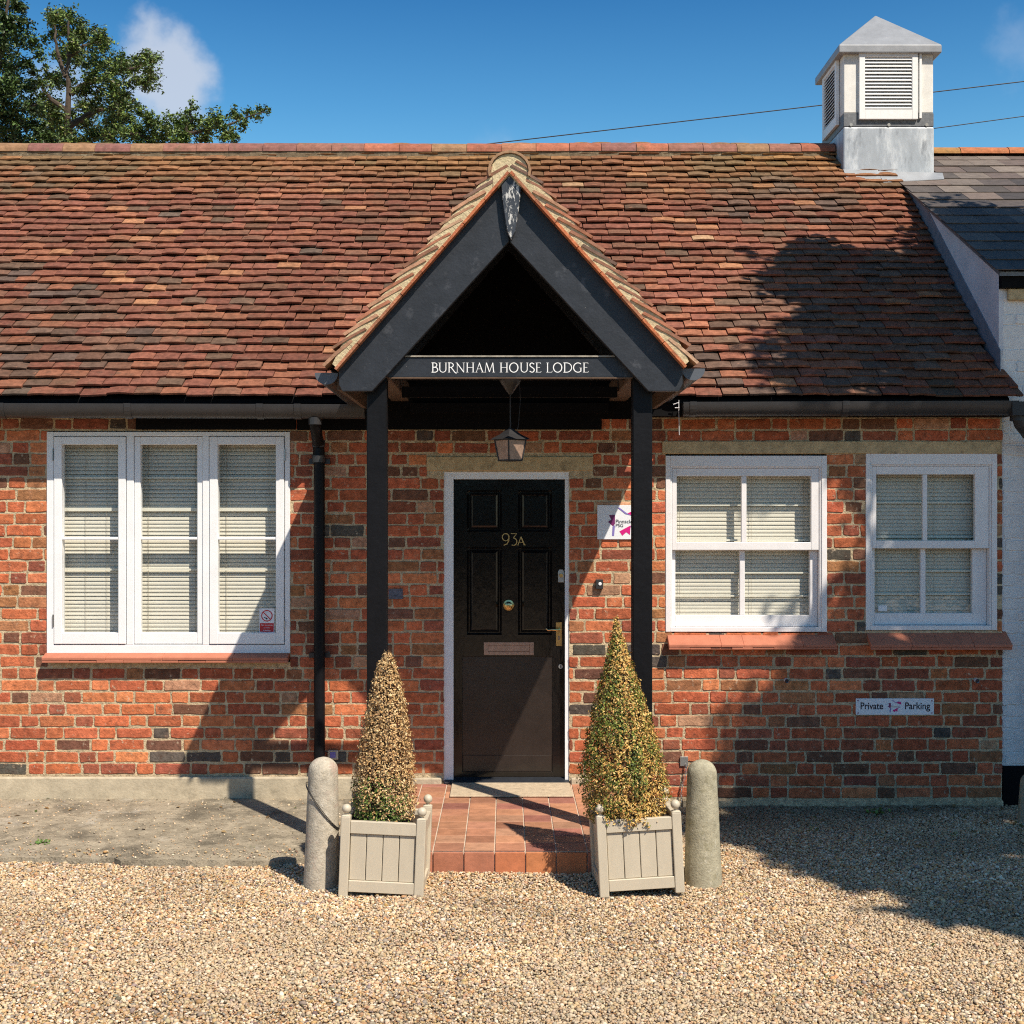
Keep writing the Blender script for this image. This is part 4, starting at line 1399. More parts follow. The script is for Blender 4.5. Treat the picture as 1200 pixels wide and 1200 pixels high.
for i, t in enumerate(("No smoking", "in this", "building")):
    c_ = (312.7, 13.5, 7.5, 8)[0]; hw = (6.6, 3.4, 4.2)[i]
    text_mesh(t, X(312.7 - hw, yy), X(312.7 + hw, yy), Z(733.1 + i * 3.1, yy), yy - .0016, M['plastic_white'], ns, height=.008)

# doorbell, glazed brick, small sockets and pipe ends
db = thing("doorbell", "small black doorbell box with a white button on the brick right of the door", "doorbell", (X(702), 0, Z(684.5)))
m_ = MB(); m_.box(-.023, .023, -.03, -.002, -.030, .030); m_.build("bell_box", M['wire'], db, bevel=.003)
m_ = MB(); m_.lathe([(.009, -.004), (.011, .0)], (.004, -.0305, .003), 14, axis='y'); m_.build("button", M['plastic_white'], db)
m_ = MB(); m_.box(X(455.5), X(472), -.006, .02, Z(702), Z(690))
tag(m_.build("air_vent_brick", M['bluebrick']), "small dark blue glazed vent brick in the wall left of the door", "vent")
jb = thing("junction_box", "small pale box on the wall beside the downpipe foot", "junction box", (X(390.5), 0, Z(884)))
m_ = MB(); m_.box(-.033, .033, -.022, -.002, -.030, .030); m_.build("box_body", M['steel'], jb, bevel=.003)
m_ = MB(); m_.box(-.018, .018, -.026, -.0225, -.018, .018); m_.build("box_lid", M['violet'], jb, bevel=.002)
for (a, b, lb) in ((921, 797.5, "short white pipe end poking out of the brick below the wider sash window"), (1143.5, 797.5, "short white pipe end in a patch of mortar below the narrower sash window")):
    ov = thing("overflow_pipe", lb, "pipe", (X(a), 0, Z(b)), group="overflow pipe ends in the right wall")
    m_ = MB()
    m_.tube([(0, .03, .004), (0, -.03, 0)], .013, 14, cap=False)
    m_.build("pipe_end", M['plastic_white'], ov)
    m_ = MB(); m_.tube([(0, .03, .004), (0, -.026, 0)], .009, 12); m_.build("pipe_bore", M['ink'], ov)
# chain on the wall behind the right bollard
chn = thing("wall_chain", "thin galvanised chain hanging from a bracket behind the right bollard", "chain", (X(802), 0, Z(892)))
m_ = MB(); m_.box(-.028, .022, -.012, -.002, -.03, .03); m_.build("bracket", M['steel'], chn, bevel=.002)
m_ = MB()
for i in range(15):
    cx_, cz_ = .006 - .0022 * i + .006 * math.sin(i * .5), -.02 - .0165 * i
    pts = []
    for k in range(9):
        q = 2 * math.pi * k / 8
        a, b = .0055 * math.cos(q), .011 * math.sin(q)
        pts.append((cx_ + (a if i % 2 else 0), -.022 + (0 if i % 2 else a), cz_ + b))
    m_.tube(pts, .0019, 5, cap=False)
m_.build("chain_links", M['steel'], chn)

# ------------------------------------------------------------------ tiled step
st = thing("tiled_step", "red quarry tile step in front of the black door", "doorstep", (0, 0, 0))
sb_ = MB(); sb_.box(STEP[0] + .004, STEP[1] - .004, STEP[2] + .008, -.002, -.06, STEP[4] - .004); sb_.build("step_core", M['grout'], st)
qt = MB(); TPI = .155; x_g = -.363
cols_ = [x_g + TPI * k + .0 for k in range(-3, 9)]
QP = [(.42, .20, .115), (.38, .175, .105), (.46, .225, .13), (.40, .19, .12), (.32, .13, .095), (.42, .225, .14), (.44, .21, .12)]
for i in range(-3, 8):
    a = max(x_g + TPI * i + .003, STEP[0]); b = min(x_g + TPI * (i + 1) - .003, STEP[1])
    if b - a < .02: continue
    y = STEP[2] + .0
    while y < -.01:
        y2 = min(y + TPI, -.004)
        c = rnd.choice(QP); k = rnd.uniform(.76, 1.18); c = tuple(v * k for v in c)
        tz = rnd.uniform(-.0008, .0008)
        qt.box(a, b, y + .0035, y2 - .0035, STEP[4] - .0045, STEP[4] + tz, c)
        y += TPI
    c = rnd.choice([(.46, .16, .075), (.38, .15, .09), (.50, .19, .08)]); k = rnd.uniform(.85, 1.1); c = tuple(v * k for v in c)
    qt.box(a, b, STEP[2] - .006, STEP[2] + .010, -.05, STEP[4] - .011, c)
qt.build("tiles", M['quarry'], st, bevel=.0025)
mt = MB(); mt.hexa([(X(527, -.4), -.42, STEP[4] + .003), (X(672, -.4), -.42, STEP[4] + .003), (X(667), -.034, STEP[4] + .003), (X(530), -.034, STEP[4] + .003),
                    (X(527, -.4), -.42, STEP[4] + .012), (X(672, -.4), -.42, STEP[4] + .012), (X(667), -.034, STEP[4] + .012), (X(530), -.034, STEP[4] + .012)])
mt.build("threshold_stone", M['mat'], st, bevel=.003)['label'] = "pale worn stone slab set before the door"

# ------------------------------------------------------------------ lantern
lt = thing("porch_lantern", "black four-sided hanging lantern with pale panes under the name board", "lantern", (X(598, -1.1), -1.1, Z(541, -1.1)))
S = 7.24 / 1560
rz = R(38)


def sq(r, z, c=1.0):
    return [(r * math.cos(rz + math.pi / 4 + k * math.pi / 2), r * math.sin(rz + math.pi / 4 + k * math.pi / 2), z) for k in range(4)]


H = 41 * S
m_ = MB()
rt_, rb_ = .086 * 1.0, .064
for k in range(4):
    a, b = sq(rb_, .008)[k], sq(rt_, .118)[k]
    m_.tube([a, b], .0042, 6)
for z_, r_ in ((.006, rb_), (.118, rt_)):
    q = sq(r_, z_)
    for k in range(4):
        m_.tube([q[k], q[(k + 1) % 4]], .0045, 6)
m_.add(sq(rb_, .002) + sq(rb_, .008), [(3, 2, 1, 0), (4, 5, 6, 7), (0, 1, 5, 4), (1, 2, 6, 5), (2, 3, 7, 6), (3, 0, 4, 7)])
m_.build("lantern_frame", M['wire'], lt)
m_ = MB()
lv = [(.112, .120), (.100, .128), (.060, .148), (.028, .172), (.012, .182)]
vs_ = []
for r_, z_ in lv: vs_ += sq(r_, z_)
fs_ = [(3, 2, 1, 0)]
for i in range(len(lv) - 1):
    for k in range(4): fs_.append((i * 4 + k, i * 4 + (k + 1) % 4, i * 4 + 4 + (k + 1) % 4, i * 4 + 4 + k))
fs_.append(tuple(range(len(vs_) - 4, len(vs_))))
m_.add(vs_, fs_); m_.build("lantern_roof", M['gutter'], lt, bevel=.001)
for k in range(4):
    m_ = MB(); a0, a1 = sq(rb_ * .97, .01)[k], sq(rb_ * .97, .01)[(k + 1) % 4]; b0, b1_ = sq(rt_ * .97, .116)[k], sq(rt_ * .97, .116)[(k + 1) % 4]
    m_.add([a0, a1, b1_, b0], [(0, 1, 2, 3)]); m_.build("pane", M['glassfrost'], lt)
ztop = 2.655 - lt.location.z
m_ = MB()
m_.tube([(0, 0, .18), (0, 0, ztop - .14)], .0035, 6)
m_.tube([(0, 0, ztop - .14), (0, 0, ztop - .02)], [.006, .006], 6)
m_.build("rod", M['wire'], lt)
m_ = MB(); m_.lathe([(.008, -.17), (.02, -.155), (.045, -.12), (.06, -.098), (.06, -.09)], (0, 0, ztop), 20); m_.build("ceiling_rose", M['gutter'], lt, smooth=True)
m_ = MB(); m_.tube([(.05, .0, ztop - .1), (.055, .01, ztop - .2), (.05, 0, .28), (.045, .0, .2), (.035, 0, .165)], .0018, 5); m_.build("cable", M['wire'], lt)
m_ = MB(); m_.box(-.62 - lt.location.x, .65 - lt.location.x, -.04, .04, ztop - .09, ztop - .03)
bmo = m_.build("cross_beam", M['blackwall'], house); bmo.location = lt.location

# metal hook with hanging thread at right of the porch gutter
m_ = MB(); hx_, hy_ = X(793, -.2), -.2
m_.tube([(hx_ - .02, hy_, Z(474, -.2)), (hx_ + .01, hy_ - .01, Z(472, -.2)), (hx_ + .012, hy_ - .01, Z(478, -.2)), (hx_ - .01, hy_, Z(478, -.2))], .004, 6)
m_.tube([(hx_ + .012, hy_ - .01, Z(469, -.2)), (hx_ + .012, hy_ - .01, Z(484, -.2)), (hx_ + .014, hy_ - .01, Z(510, -.2))], .0018, 5)
tag(m_.build("wire_hook", M['plastic_white']), "pale wire hook and thread hanging beside the right porch post", "hook")

# ------------------------------------------------------------------ cupola
cu = thing("cupola", "", ""); del cu['label']; del cu['category']; cu.parent = house
cu['label'] = "white louvred cupola with grey lead roof and skirt"
cx0, cx1, cy0, cy1 = 2.66, 3.375, 2.13, 2.85
m_ = MB(); m_.box(cx0, cx1, cy0, cy1, 4.30, 4.875)
m_.build("lead_skirt", M['lead'], cu, bevel=.012, seg=2)
m_ = MB(); m_.box(cx0 + .003, cx1 - .003, cy0 + .004, cy1 - .004, 4.877, 4.985)
sd_ = m_.build("lead_capping", M['leaddark'], cu, bevel=.004)
for xx in (cx0 + .06, (cx0 + cx1) / 2, cx1 - .06):
    m_ = MB(); m_.lathe([(.013, -.006), (.013, .006)], (xx, cy0 + .002, 4.89), 10, axis='y')
    m_.build("fixing", M['steel'], sd_)
m_ = MB(); m_.box(cx0 + .006, cx1 - .006, cy0 + .008, cy1 - .008, 4.987, 5.51)
m_.build("cupola_walls", M['whitewood'], cu, bevel=.004)


def louvre(name, flip=False):
    fr_ = MB(); sl_ = MB()
    W_ = .46; H_ = .545
    x0_, z0_ = 0, 0
    ring(fr_, 0, W_, 0, H_, (.045, .045, .075, .055), -.028, -.002)
    n = 15
    for i in range(n):
        z_ = .08 + (H_ - .055 - .08) * (i + .5) / n
        sl_.hexa([(.045, -.024, z_ - .011), (W_ - .045, -.024, z_ - .011), (W_ - .045, -.004, z_ + .009), (.045, -.004, z_ + .009),
                  (.045, -.024, z_ - .006), (W_ - .045, -.024, z_ - .006), (W_ - .045, -.004, z_ + .014), (.045, -.004, z_ + .014)])
    bk_ = MB(); bk_.box(.045, W_ - .045, -.003, -.0015, .075, H_ - .055)
    f = fr_.build(name, M['louvre'], cu, bevel=.002)
    s1_ = sl_.build("slats", M['louvre'], f); b_ = bk_.build("vent_gap", M['leaddark'], f)
    return f


lf = louvre("louvre_vent"); lf.location = (cx0 + .12, cy0 + .006, 4.93)
ll = copy_tree(lf, cu); ll.location = (cx0 + .004, cy1 - .12, 4.93); ll.rotation_euler = (0, 0, R(-90))
lr = copy_tree(lf, cu); lr.location = (cx1 - .004, cy0 + .12, 4.93); lr.rotation_euler = (0, 0, R(90))
m_ = MB(); m_.box(cx0 + .595, cx0 + .612, cy0 - .016, cy0 + .006, 4.94, 5.50); m_.build("corner_strip", M['louvre'], cu)
m_ = MB()
o_ = .045; ex0, ex1, ey0, ey1 = cx0 - o_, cx1 + o_, cy0 - o_, cy1 + o_
ze = 5.445; ap_ = ((ex0 + ex1) / 2 - .005, (ey0 + ey1) / 2, 5.885)
rg_ = [(ex0, ey0), (ex1, ey0), (ex1, ey1), (ex0, ey1)]
vs_ = [(x, y, ze) for x, y in rg_] + [(x, y, ze + .06) for x, y in rg_] + [ap_]
m_.add(vs_, [(3, 2, 1, 0), (0, 1, 5, 4), (1, 2, 6, 5), (2, 3, 7, 6), (3, 0, 4, 7), (4, 5, 8), (5, 6, 8), (6, 7, 8), (7, 4, 8)])
m_.build("cupola_roof", M['leadroof'], cu, bevel=.006, seg=2)
# flashings at the foot
m_ = MB()
def rz_(y): return E_Z + (y - E_Y) * SLOPE
m_.hexa([(2.66, 2.02, rz_(2.02) + .042), (2.93, 2.02, rz_(2.02) + .042), (2.93, 2.135, rz_(2.135) + .05), (2.66, 2.135, rz_(2.135) + .05),
         (2.66, 2.02, rz_(2.02) + .046), (2.93, 2.02, rz_(2.02) + .046), (2.93, 2.135, rz_(2.135) + .06), (2.66, 2.135, rz_(2.135) + .06)])
m_.build("flashing", M['leadroof'], cu)

# ------------------------------------------------------------------ neighbouring building
nb = thing("white_building", "white painted brick building with grey slate roof adjoining the lodge on the right", "house", (3.2, .02, 0))
NX = 3.10
nbm = Vector(nb.location)


def off(o):
    o.location = -nbm
    return o


def white_col(x, z): return (1, 1, 1)


m_ = MB(); brickwork(m_, NX + .02, 6.4, Z(897), 3.22, [], white_col, y=.018, jit=1.6, gap=.007, seed=2)
wo = m_.build("wall", M['whitebrick'], nb); off(wo)
m_ = MB(); m_.box(NX + .018, 6.4, .024, .2, -.05, 3.26)
m_.build("painted_joints", M['whitebrick'], wo)
m_ = MB(); m_.box(NX + .02, 6.4, .006, .03, -.05, Z(898)); off(m_.build("black_plinth", M['blackwall'], nb, bevel=.004))
NS = .515
def nz_(y): return 3.335 + (y + .07) * NS
m_ = MB()
m_.add([(NX, .02, 1.0), (NX, .02, nz_(.02) - .02), (NX, 2.85, nz_(2.85) - .02), (NX, 5.6, nz_(.1) - .02), (NX, 5.6, 1.0),
        (NX + .03, .02, 1.0), (NX + .03, .02, nz_(.02) - .02), (NX + .03, 2.85, nz_(2.85) - .02), (NX + .03, 5.6, nz_(.1) - .02), (NX + .03, 5.6, 1.0)],
       [(0, 1, 2, 3, 4), (9, 8, 7, 6, 5), (0, 5, 6, 1), (1, 6, 7, 2), (2, 7, 8, 3), (3, 8, 9, 4)])
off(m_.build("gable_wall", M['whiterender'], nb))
m_ = MB(); m_.box(NX + .0, 6.4, -.03, .019, Z(338), Z(319)); off(m_.build("fascia", M['blackwall'], nb))
m_ = MB(); m_.box(NX + .05, 6.4, -.012, .02, Z(352), Z(338.5)); off(m_.build("stone_band", M['stone'], nb, bevel=.005))
# slates
angn = math.atan(NS)
eun = Vector((0, math.cos(angn), math.sin(angn))); enn = Vector((0, -math.sin(angn), math.cos(angn)))
m_ = MB()
UN = (2.85 + .07) / math.cos(angn)
nrn = 15
for r_ in range(nrn):
    u = r_ * UN / nrn
    x = NX - .04 + (0 if r_ % 2 else -.13)
    yy = -.07 + u * math.cos(angn)
    while x < 6.4:
        a = max(x, NX - .045 + rnd.uniform(-.004, .004)); b = x + .25
        if not (a < 3.38 and yy > 2.10 and b > 2.6) or a > 3.3:
            c = rnd.choice([(.078, .064, .058), (.092, .075, .066), (.062, .054, .052), (.11, .088, .076)])
            top = max(0, (u / UN - .35)) * 1.1
            if rnd.random() < top: c = rnd.choice([(.11, .085, .075), (.13, .10, .085), (.085, .072, .064), (.17, .14, .12)])
            k = rnd.uniform(.85, 1.2); c = tuple(v * k for v in c)
            O = Vector((a, -.07, 3.335)) + eun * (u + rnd.uniform(-.004, .004)) + enn * rnd.uniform(0, .002)
            tile(m_, O, (ex + enn * rnd.uniform(-.01, .01)).normalized(), eun, enn, b - a - .003, UN / nrn * 1.5, .011, .0, .006, c, camber=0, ns=2)
        x = b
so_ = m_.build("slate_roof", M['slate'], nb); off(so_)
m_ = MB()
m_.hexa([(NX - .02, -.05, nz_(-.05) - .03), (6.4, -.05, nz_(-.05) - .03), (6.4, 2.85, nz_(2.85) - .03), (NX - .02, 2.85, nz_(2.85) - .03),
         (NX - .02, -.05, nz_(-.05) - .004), (6.4, -.05, nz_(-.05) - .004), (6.4, 2.85, nz_(2.85) - .004), (NX - .02, 2.85, nz_(2.85) - .004)])
m_.hexa([(NX - .02, 2.85, nz_(2.85) - .03), (6.4, 2.85, nz_(2.85) - .03), (6.4, 5.7, nz_(0) - .03), (NX - .02, 5.7, nz_(0) - .03),
         (NX - .02, 2.85, nz_(2.85) - .004), (6.4, 2.85, nz_(2.85) - .004), (6.4, 5.7, nz_(0) - .004), (NX - .02, 5.7, nz_(0) - .004)])
m_.build("roof_deck", M['leaddark'], so_)
m_ = MB(); x = 3.40
while x < 6.4:
    half_round(m_, x, x + .40, 2.86, nz_(2.85) + .0, .095, rnd.choice([(.40, .15, .07), (.34, .18, .07), (.30, .2, .07)]))
    x += .405
m_.build("ridge_tiles", M['ridge'], so_)
# lead flashing where the tile roof meets the gable wall
m_ = MB()
n = 24
ysf = np.linspace(-.02, 1.98, n)
for i in range(n - 1):
    a, b = ysf[i], ysf[i + 1]
    za, zb_ = rz_(a) + .03, rz_(b) + .03
    h = .15
    ha = min(h, max(.0, nz_(a) - .03 - za)); hb = min(h, max(.0, nz_(b) - .03 - zb_))
    m_.hexa([(NX - .006, a, za - .05), (NX - .002, a, za - .05), (NX - .002, b, zb_ - .05), (NX - .006, b, zb_ - .05),
             (NX - .006, a, za + ha), (NX - .002, a, za + ha), (NX - .002, b, zb_ + hb), (NX - .006, b, zb_ + hb)])
off(m_.build("flashing", M['leadblue'], nb))
m_ = MB()
ya, yb_ = 1.97, 2.13
m_.hexa([(2.93, ya, nz_(ya) + .01), (3.42, ya + .06, nz_(ya + .06) + .02), (3.44, yb_, nz_(yb_) + .03), (2.93, yb_, nz_(yb_) + .05),
         (2.93, ya, nz_(ya) + .015), (3.42, ya + .06, nz_(ya + .06) + .025), (3.44, yb_, nz_(yb_) + .045), (2.93, yb_, nz_(yb_) + .06)])
off(m_.build("lead_apron", M['leadroof'], nb))


# ------------------------------------------------------------------ planters and topiary
def make_planter(label, loc, rz, lean):
    p = thing("planter_box", label, "planter", loc, rz, "square wooden planters beside the step", ry=lean)
    W_, D_, H_ = .408, .34, .40
    ps = .045
    front_panels = None
    for (ax, ay) in ((0, 0), (W_ - ps, 0), (0, D_ - ps), (W_ - ps, D_ - ps)):
        m = MB(); m.box(ax, ax + ps, ay, ay + ps, 0, .385)
        m.add([(ax, ay, .3855), (ax + ps, ay, .3855), (ax + ps, ay + ps, .3855), (ax, ay + ps, .3855), (ax + .01, ay + .01, .392), (ax + ps - .01, ay + .01, .392), (ax + ps - .01, ay + ps - .01, .392), (ax + .01, ay + ps - .01, .392)],
              [(0, 1, 5, 4), (1, 2, 6, 5), (2, 3, 7, 6), (3, 0, 4, 7), (4, 5, 6, 7)])
        po_ = m.build("corner_post", M['planter'], p, bevel=.004, seg=2)
        m = MB()
        rr = .0225
        m.lathe([(.008, -.006)] + [(rr * math.sin(R(a)), rr - rr * math.cos(R(a))) for a in range(20, 180, 16)] + [(.001, 2 * rr)], (ax + ps / 2, ay + ps / 2, .397), 20)
        m.build("ball_finial", M['planter'], po_, smooth=True)
    for side in range(4):
        m = MB()
        Ln = (W_ if side % 2 == 0 else D_) - 2 * ps - .002
        # rails and four boards, in the side's own frame (u along, v outwards)
        parts = [(0, Ln, .305, .365, .004, .030), (0, Ln, .025, .08, .004, .030)]
        bwid = Ln / 4
        for i in range(4):
            parts.append((i * bwid + .0016, (i + 1) * bwid - .0016, .081, .304, .015, .028))
        for (u0, u1, z0, z1, v0, v1) in parts:
            if side == 0: m.box(ps + .001 + u0, ps + .001 + u1, v0, v1, z0, z1)
            elif side == 2: m.box(ps + .001 + u0, ps + .001 + u1, D_ - v1, D_ - v0, z0, z1)
            elif side == 1: m.box(W_ - v1, W_ - v0, ps + .001 + u0, ps + .001 + u1, z0, z1)
            else: m.box(v0, v1, ps + .001 + u0, ps + .001 + u1, z0, z1)
        m.build("side_panel", M['planter'], p, bevel=.0025)
    m = MB()
    n = 12
    for i in range(n + 1):
        for j in range(n + 1):
            u, v = i / n, j / n
            m.v.append((.031 + u * (W_ - .062), .031 + v * (D_ - .062), .335 + .012 * noise.noise(Vector((u * 6, v * 6, loc[0])))))
    for i in range(n):
        for j in range(n):
            k = i * (n + 1) + j
            m.f.append((k, k + n + 1, k + n + 2, k + 1)); m.c.append((1, 1, 1))
    m.build("soil", M['soil'], p)
    return p


LP = (X(395.5, -1.99), -1.973)
pA = make_planter("sage-beige wooden planter left of the step, holding the small straw-brown cone", (LP[0], LP[1], .004), R(-2.2), R(2.2))
pB = make_planter("sage-beige wooden planter right of the step, holding the tall golden-green cone", (X(703.5, -2.01), -2.0, .006), R(3), R(-2.8))


def leaf_mesh(name, cen, nrm, size, cols, mat_, parent, aspect=.55):
    """one folded leaf per centre: two quads meeting along the midrib"""
    n = len(cen)
    a = rng.normal(size=(n, 3)); a -= (a * nrm).sum(1)[:, None] * nrm
    a /= np.linalg.norm(a, axis=1)[:, None] + 1e-9
    b = np.cross(nrm, a)
    s = size[:, None]
    fold = nrm * s * .18
    p0 = cen - a * s; p1 = cen + a * s * .9
    m0 = cen
    l_ = cen + b * s * aspect + fold; r_ = cen - b * s * aspect + fold
    v = np.stack([p0, l_, p1, r_, ], 1).reshape(-1, 3)
    f = np.stack([np.array([0, 1, 2]) + 4 * k for k in range(1)], 0)
    idx = np.arange(n)[:, None] * 4
    F = np.concatenate([idx + np.array([[0, 2, 1]]), idx + np.array([[0, 3, 2]])], 0)
    return np_mesh(name, v, F, np.concatenate([cols, cols], 0), mat_, parent)


def topiary(label, base, tip, prof, cols_f, n, leafsize, seed):
    t = thing("topiary_cone", label, "shrub", (base[0], base[1], base[2]), group="clipped box cones in the planters")
    H_ = tip[2] - base[2]
    g = np.random.default_rng(seed)
    hz = np.interp(g.random(n * 3), np.linspace(0, 1, 50), np.linspace(0, 1, 50))
    rad = np.interp(hz, [p[0] for p in prof], [p[1] for p in prof])
    keep = g.random(len(hz)) < rad / rad.max() + .06
    hz, rad = hz[keep][:n], rad[keep][:n]
    m = len(hz)
    th = g.uniform(0, 2 * np.pi, m)
    lump = np.array([noise.noise(Vector((math.cos(a) * 2.2, math.sin(a) * 2.2, h * 7 + seed))) for a, h in zip(th, hz)])
    lump2 = np.array([noise.noise(Vector((math.cos(a) * 7, math.sin(a) * 7, h * 26 + seed))) for a, h in zip(th, hz)])
    depth = 1 - np.abs(g.normal(0, .16, m))
    stray = g.random(m) < .08
    rr = rad * (depth + lump * .13 + lump2 * .16) + stray * g.uniform(.0, .016, m)
    ctr = np.stack([(tip[0] - base[0]) * hz, (tip[1] - base[1]) * hz, H_ * hz], 1)
    c = ctr + np.stack([rr * np.cos(th), rr * np.sin(th), g.normal(0, .008, m)], 1)
    nrm = np.stack([np.cos(th), np.sin(th), np.full(m, .45)], 1) + g.normal(0, .55, (m, 3))
    nrm /= np.linalg.norm(nrm, axis=1)[:, None]
    sz = g.uniform(.6, 1.25, m) * leafsize
    hole = lump2 + .5 * lump < -.30
    rr = np.where(hole, rr * .86, rr)
    c = ctr + np.stack([rr * np.cos(th), rr * np.sin(th), g.normal(0, .008, m)], 1)
    col = cols_f(g, th, hz, lump, lump2, m)
    leaf_mesh("foliage", c, nrm, sz, col, M['leaf'], t)
    b = MB()
    b.tube([(0, 0, -.03), ((tip[0] - base[0]) * .9, (tip[1] - base[1]) * .9, H_ * .9)], [.014, .004], 8, (.08, .055, .035))
    for i in range(150):
        h = g.uniform(.02, .92); a = g.uniform(0, 6.283)
        r1 = np.interp(h + .04, [p[0] for p in prof], [p[1] for p in prof]) * .9
        z0 = H_ * max(0, h - .1)
        cx = (tip[0] - base[0]) * h; cy = (tip[1] - base[1]) * h
        b.tube([(cx, cy, z0), (cx + r1 * .5 * math.cos(a), cy + r1 * .5 * math.sin(a), z0 + .04), (cx + r1 * math.cos(a), cy + r1 * math.sin(a), H_ * h + .04)], [.004, .003, .0015], 4, (.08, .055, .035))
    b.build("stem", M['bark'], t)
    return t


def colL(g, th, hz, l1, l2, m):
    pal = np.array([(.56, .37, .17), (.46, .27, .11), (.64, .47, .25), (.32, .18, .08), (.20, .12, .06)])
    c = pal[g.choice(5, m, p=[.33, .25, .2, .14, .08])] * g.uniform(.8, 1.2, (m, 1))
    gr = np.array([(.10, .17, .03), (.17, .24, .05), (.06, .10, .02)])[g.choice(3, m)]
    front = np.cos(th + np.pi / 2)
    pg_ = np.clip(.95 - hz * 3.0, 0, .85) * np.clip(.4 + front * .5 - .35 * np.cos(th), 0.05, 1)
    k = (g.random(m) < pg_)[:, None]
    return np.where(k, gr, c)


def colR(g, th, hz, l1, l2, m):
    pal = np.array([(.60, .37, .11), (.50, .27, .07), (.68, .47, .18), (.30, .16, .05), (.38, .29, .08)])
    c = pal[g.choice(5, m, p=[.3, .25, .18, .12, .15])] * g.uniform(.8, 1.2, (m, 1))
    gr = np.array([(.10, .135, .022), (.17, .20, .035), (.045, .07, .015), (.24, .25, .05)])[g.choice(4, m)]
    pg_ = np.clip(.27 + l1 * 1.1 - .18 * np.cos(th) + l2 * .5 + (1 - np.abs(hz - .42) * 2.2) * .15, .05, .8)
    pg_ *= np.clip(.55 + .6 * np.sin(np.clip(hz * 3.3, 0, np.pi)), 0, 1)
    k = (g.random(m) < pg_)[:, None]
    return np.where(k, gr, c)


yT = -1.80
topiary("small straw-brown dying box cone with a blunt top, in the left planter", (X(450, yT), yT, .345), (X(454, yT), yT, Z(766, yT)),
        [(0, .142), (.10, .160), (.25, .152), (.45, .124), (.65, .100), (.82, .072), (.93, .046), (1, .016)], colL, 19000, .0072, 3)
yT = -1.83
topiary("tall golden and green box cone tapering to a fine point, in the right planter", (X(733, yT), yT, .345), (X(722, yT), yT, Z(725, yT)),
        [(0, .180), (.10, .208), (.22, .206), (.4, .172), (.6, .122), (.8, .062), (.92, .026), (1, .004)], colR, 30000, .0072, 5)


# ------------------------------------------------------------------ bollards
def bollard(label, x, y, zb_, H_, rt__, rb__, seed, lean=0, mt_='bollard'):
    t = thing("stone_bollard", label, "bollard", (x, y, zb_), group="round-topped stone bollards", ry=lean)
    m = MB(); n = 40
    prof = [(rb__ * 1.02, -.06)] + [(rb__ + (rt__ - rb__) * k / 22, (H_ - rt__) * k / 22) for k in range(23)]
    prof += [(rt__ * math.cos(R(a)) * (1 if a < 40 else 1.0), H_ - rt__ * .95 + rt__ * .95 * math.sin(R(a))) for a in range(10, 90, 10)] + [(.004, H_)]
    m.lathe(prof, (0, 0, 0), n)
    m.v = [(v[0] * (1 + .02 * noise.noise(Vector((v[0] * 9, v[1] * 9, v[2] * 9 + seed))) + .012 * noise.noise(Vector((v[0] * 40, v[1] * 40, v[2] * 40 + seed)))),
            v[1] * (1 + .02 * noise.noise(Vector((v[0] * 9 + 5, v[1] * 9, v[2] * 9 + seed)))), v[2]) for v in m.v]
    m.build("post", M[mt_], t, smooth=True)
    return t


def bz(y, px): return gh(X(px, y), y)


yb1 = -1.77
bA = bollard("pinkish weathered stone bollard with a cable looped round it, left of the left planter", X(376.5, yb1), yb1, .0, Z(887, yb1), .0735, .087, 2, R(1.0))
m_ = MB()
for dz in (0, -.009):
    pts = []
    for k in range(29):
        q = 2 * math.pi * k / 28
        r_ = .0835
        z_ = .40 + dz - .11 * math.cos(q)
        pts.append((r_ * math.cos(q), r_ * math.sin(q), z_ - .0))
    m_.tube(pts, .0019, 6, cap=False)
m_.build("cable", M['wire'], bA)
yb2 = -1.75
bB = bollard("grey lichen-spotted stone bollard right of the right planter", X(824, yb2), yb2, .0, Z(890, yb2), .0735, .093, 7, R(-.6), 'bollardgrey')
yb3 = -.45
bC = bollard("dark grey stub of stone bollard at the right edge by the white wall", X(1210, yb3), yb3, .0, Z(905, yb3), .07, .085, 9, 0, 'bollardgrey')

# ------------------------------------------------------------------ weeds
def weed(label, px, py, sz, n, h=0.0):
    z = h
    d = (CAMH - z) * F / (py - VY)
    x, y = (px - VX) * d / F, d - CAMD
    g = rng
    c = np.stack([g.normal(x, sz * .6, n), g.normal(y, sz * .4, n), z + np.abs(g.normal(sz * .3, sz * .3, n)) + gh(x, y) * (h == 0)], 1)
    nr = np.stack([g.normal(0, .5, n), g.normal(-.3, .5, n), np.ones(n)], 1); nr /= np.linalg.norm(nr, axis=1)[:, None]
    col = np.array([(.08, .16, .025), (.14, .22, .04), (.06, .11, .02)])[g.choice(3, n)]
    o = leaf_mesh("weed", c, nr, g.uniform(.5, 1.1, n) * sz * .35, col, M['treeleaf'], None)
    tag(o, label, "weed", "weeds in the gravel")


weed("small bright green weed at the edge of the concrete slab", 49, 992, .045, 60, .02)
weed("tiny weed at the slab edge left of the left bollard", 297, 996, .02, 25, .02)
weed("grey-green weed in the shaded gravel at the foot of the wall under the parking sign", 1025, 955, .05, 40)
weed("low green weed in the shaded gravel beyond the right bollard", 953, 975, .03, 30)
weed("small weed tucked against the front of the tiled step", 636, 1027, .02, 20)
weed("small weed in the shaded gravel in front of the white wall", 1120, 980, .025, 24)

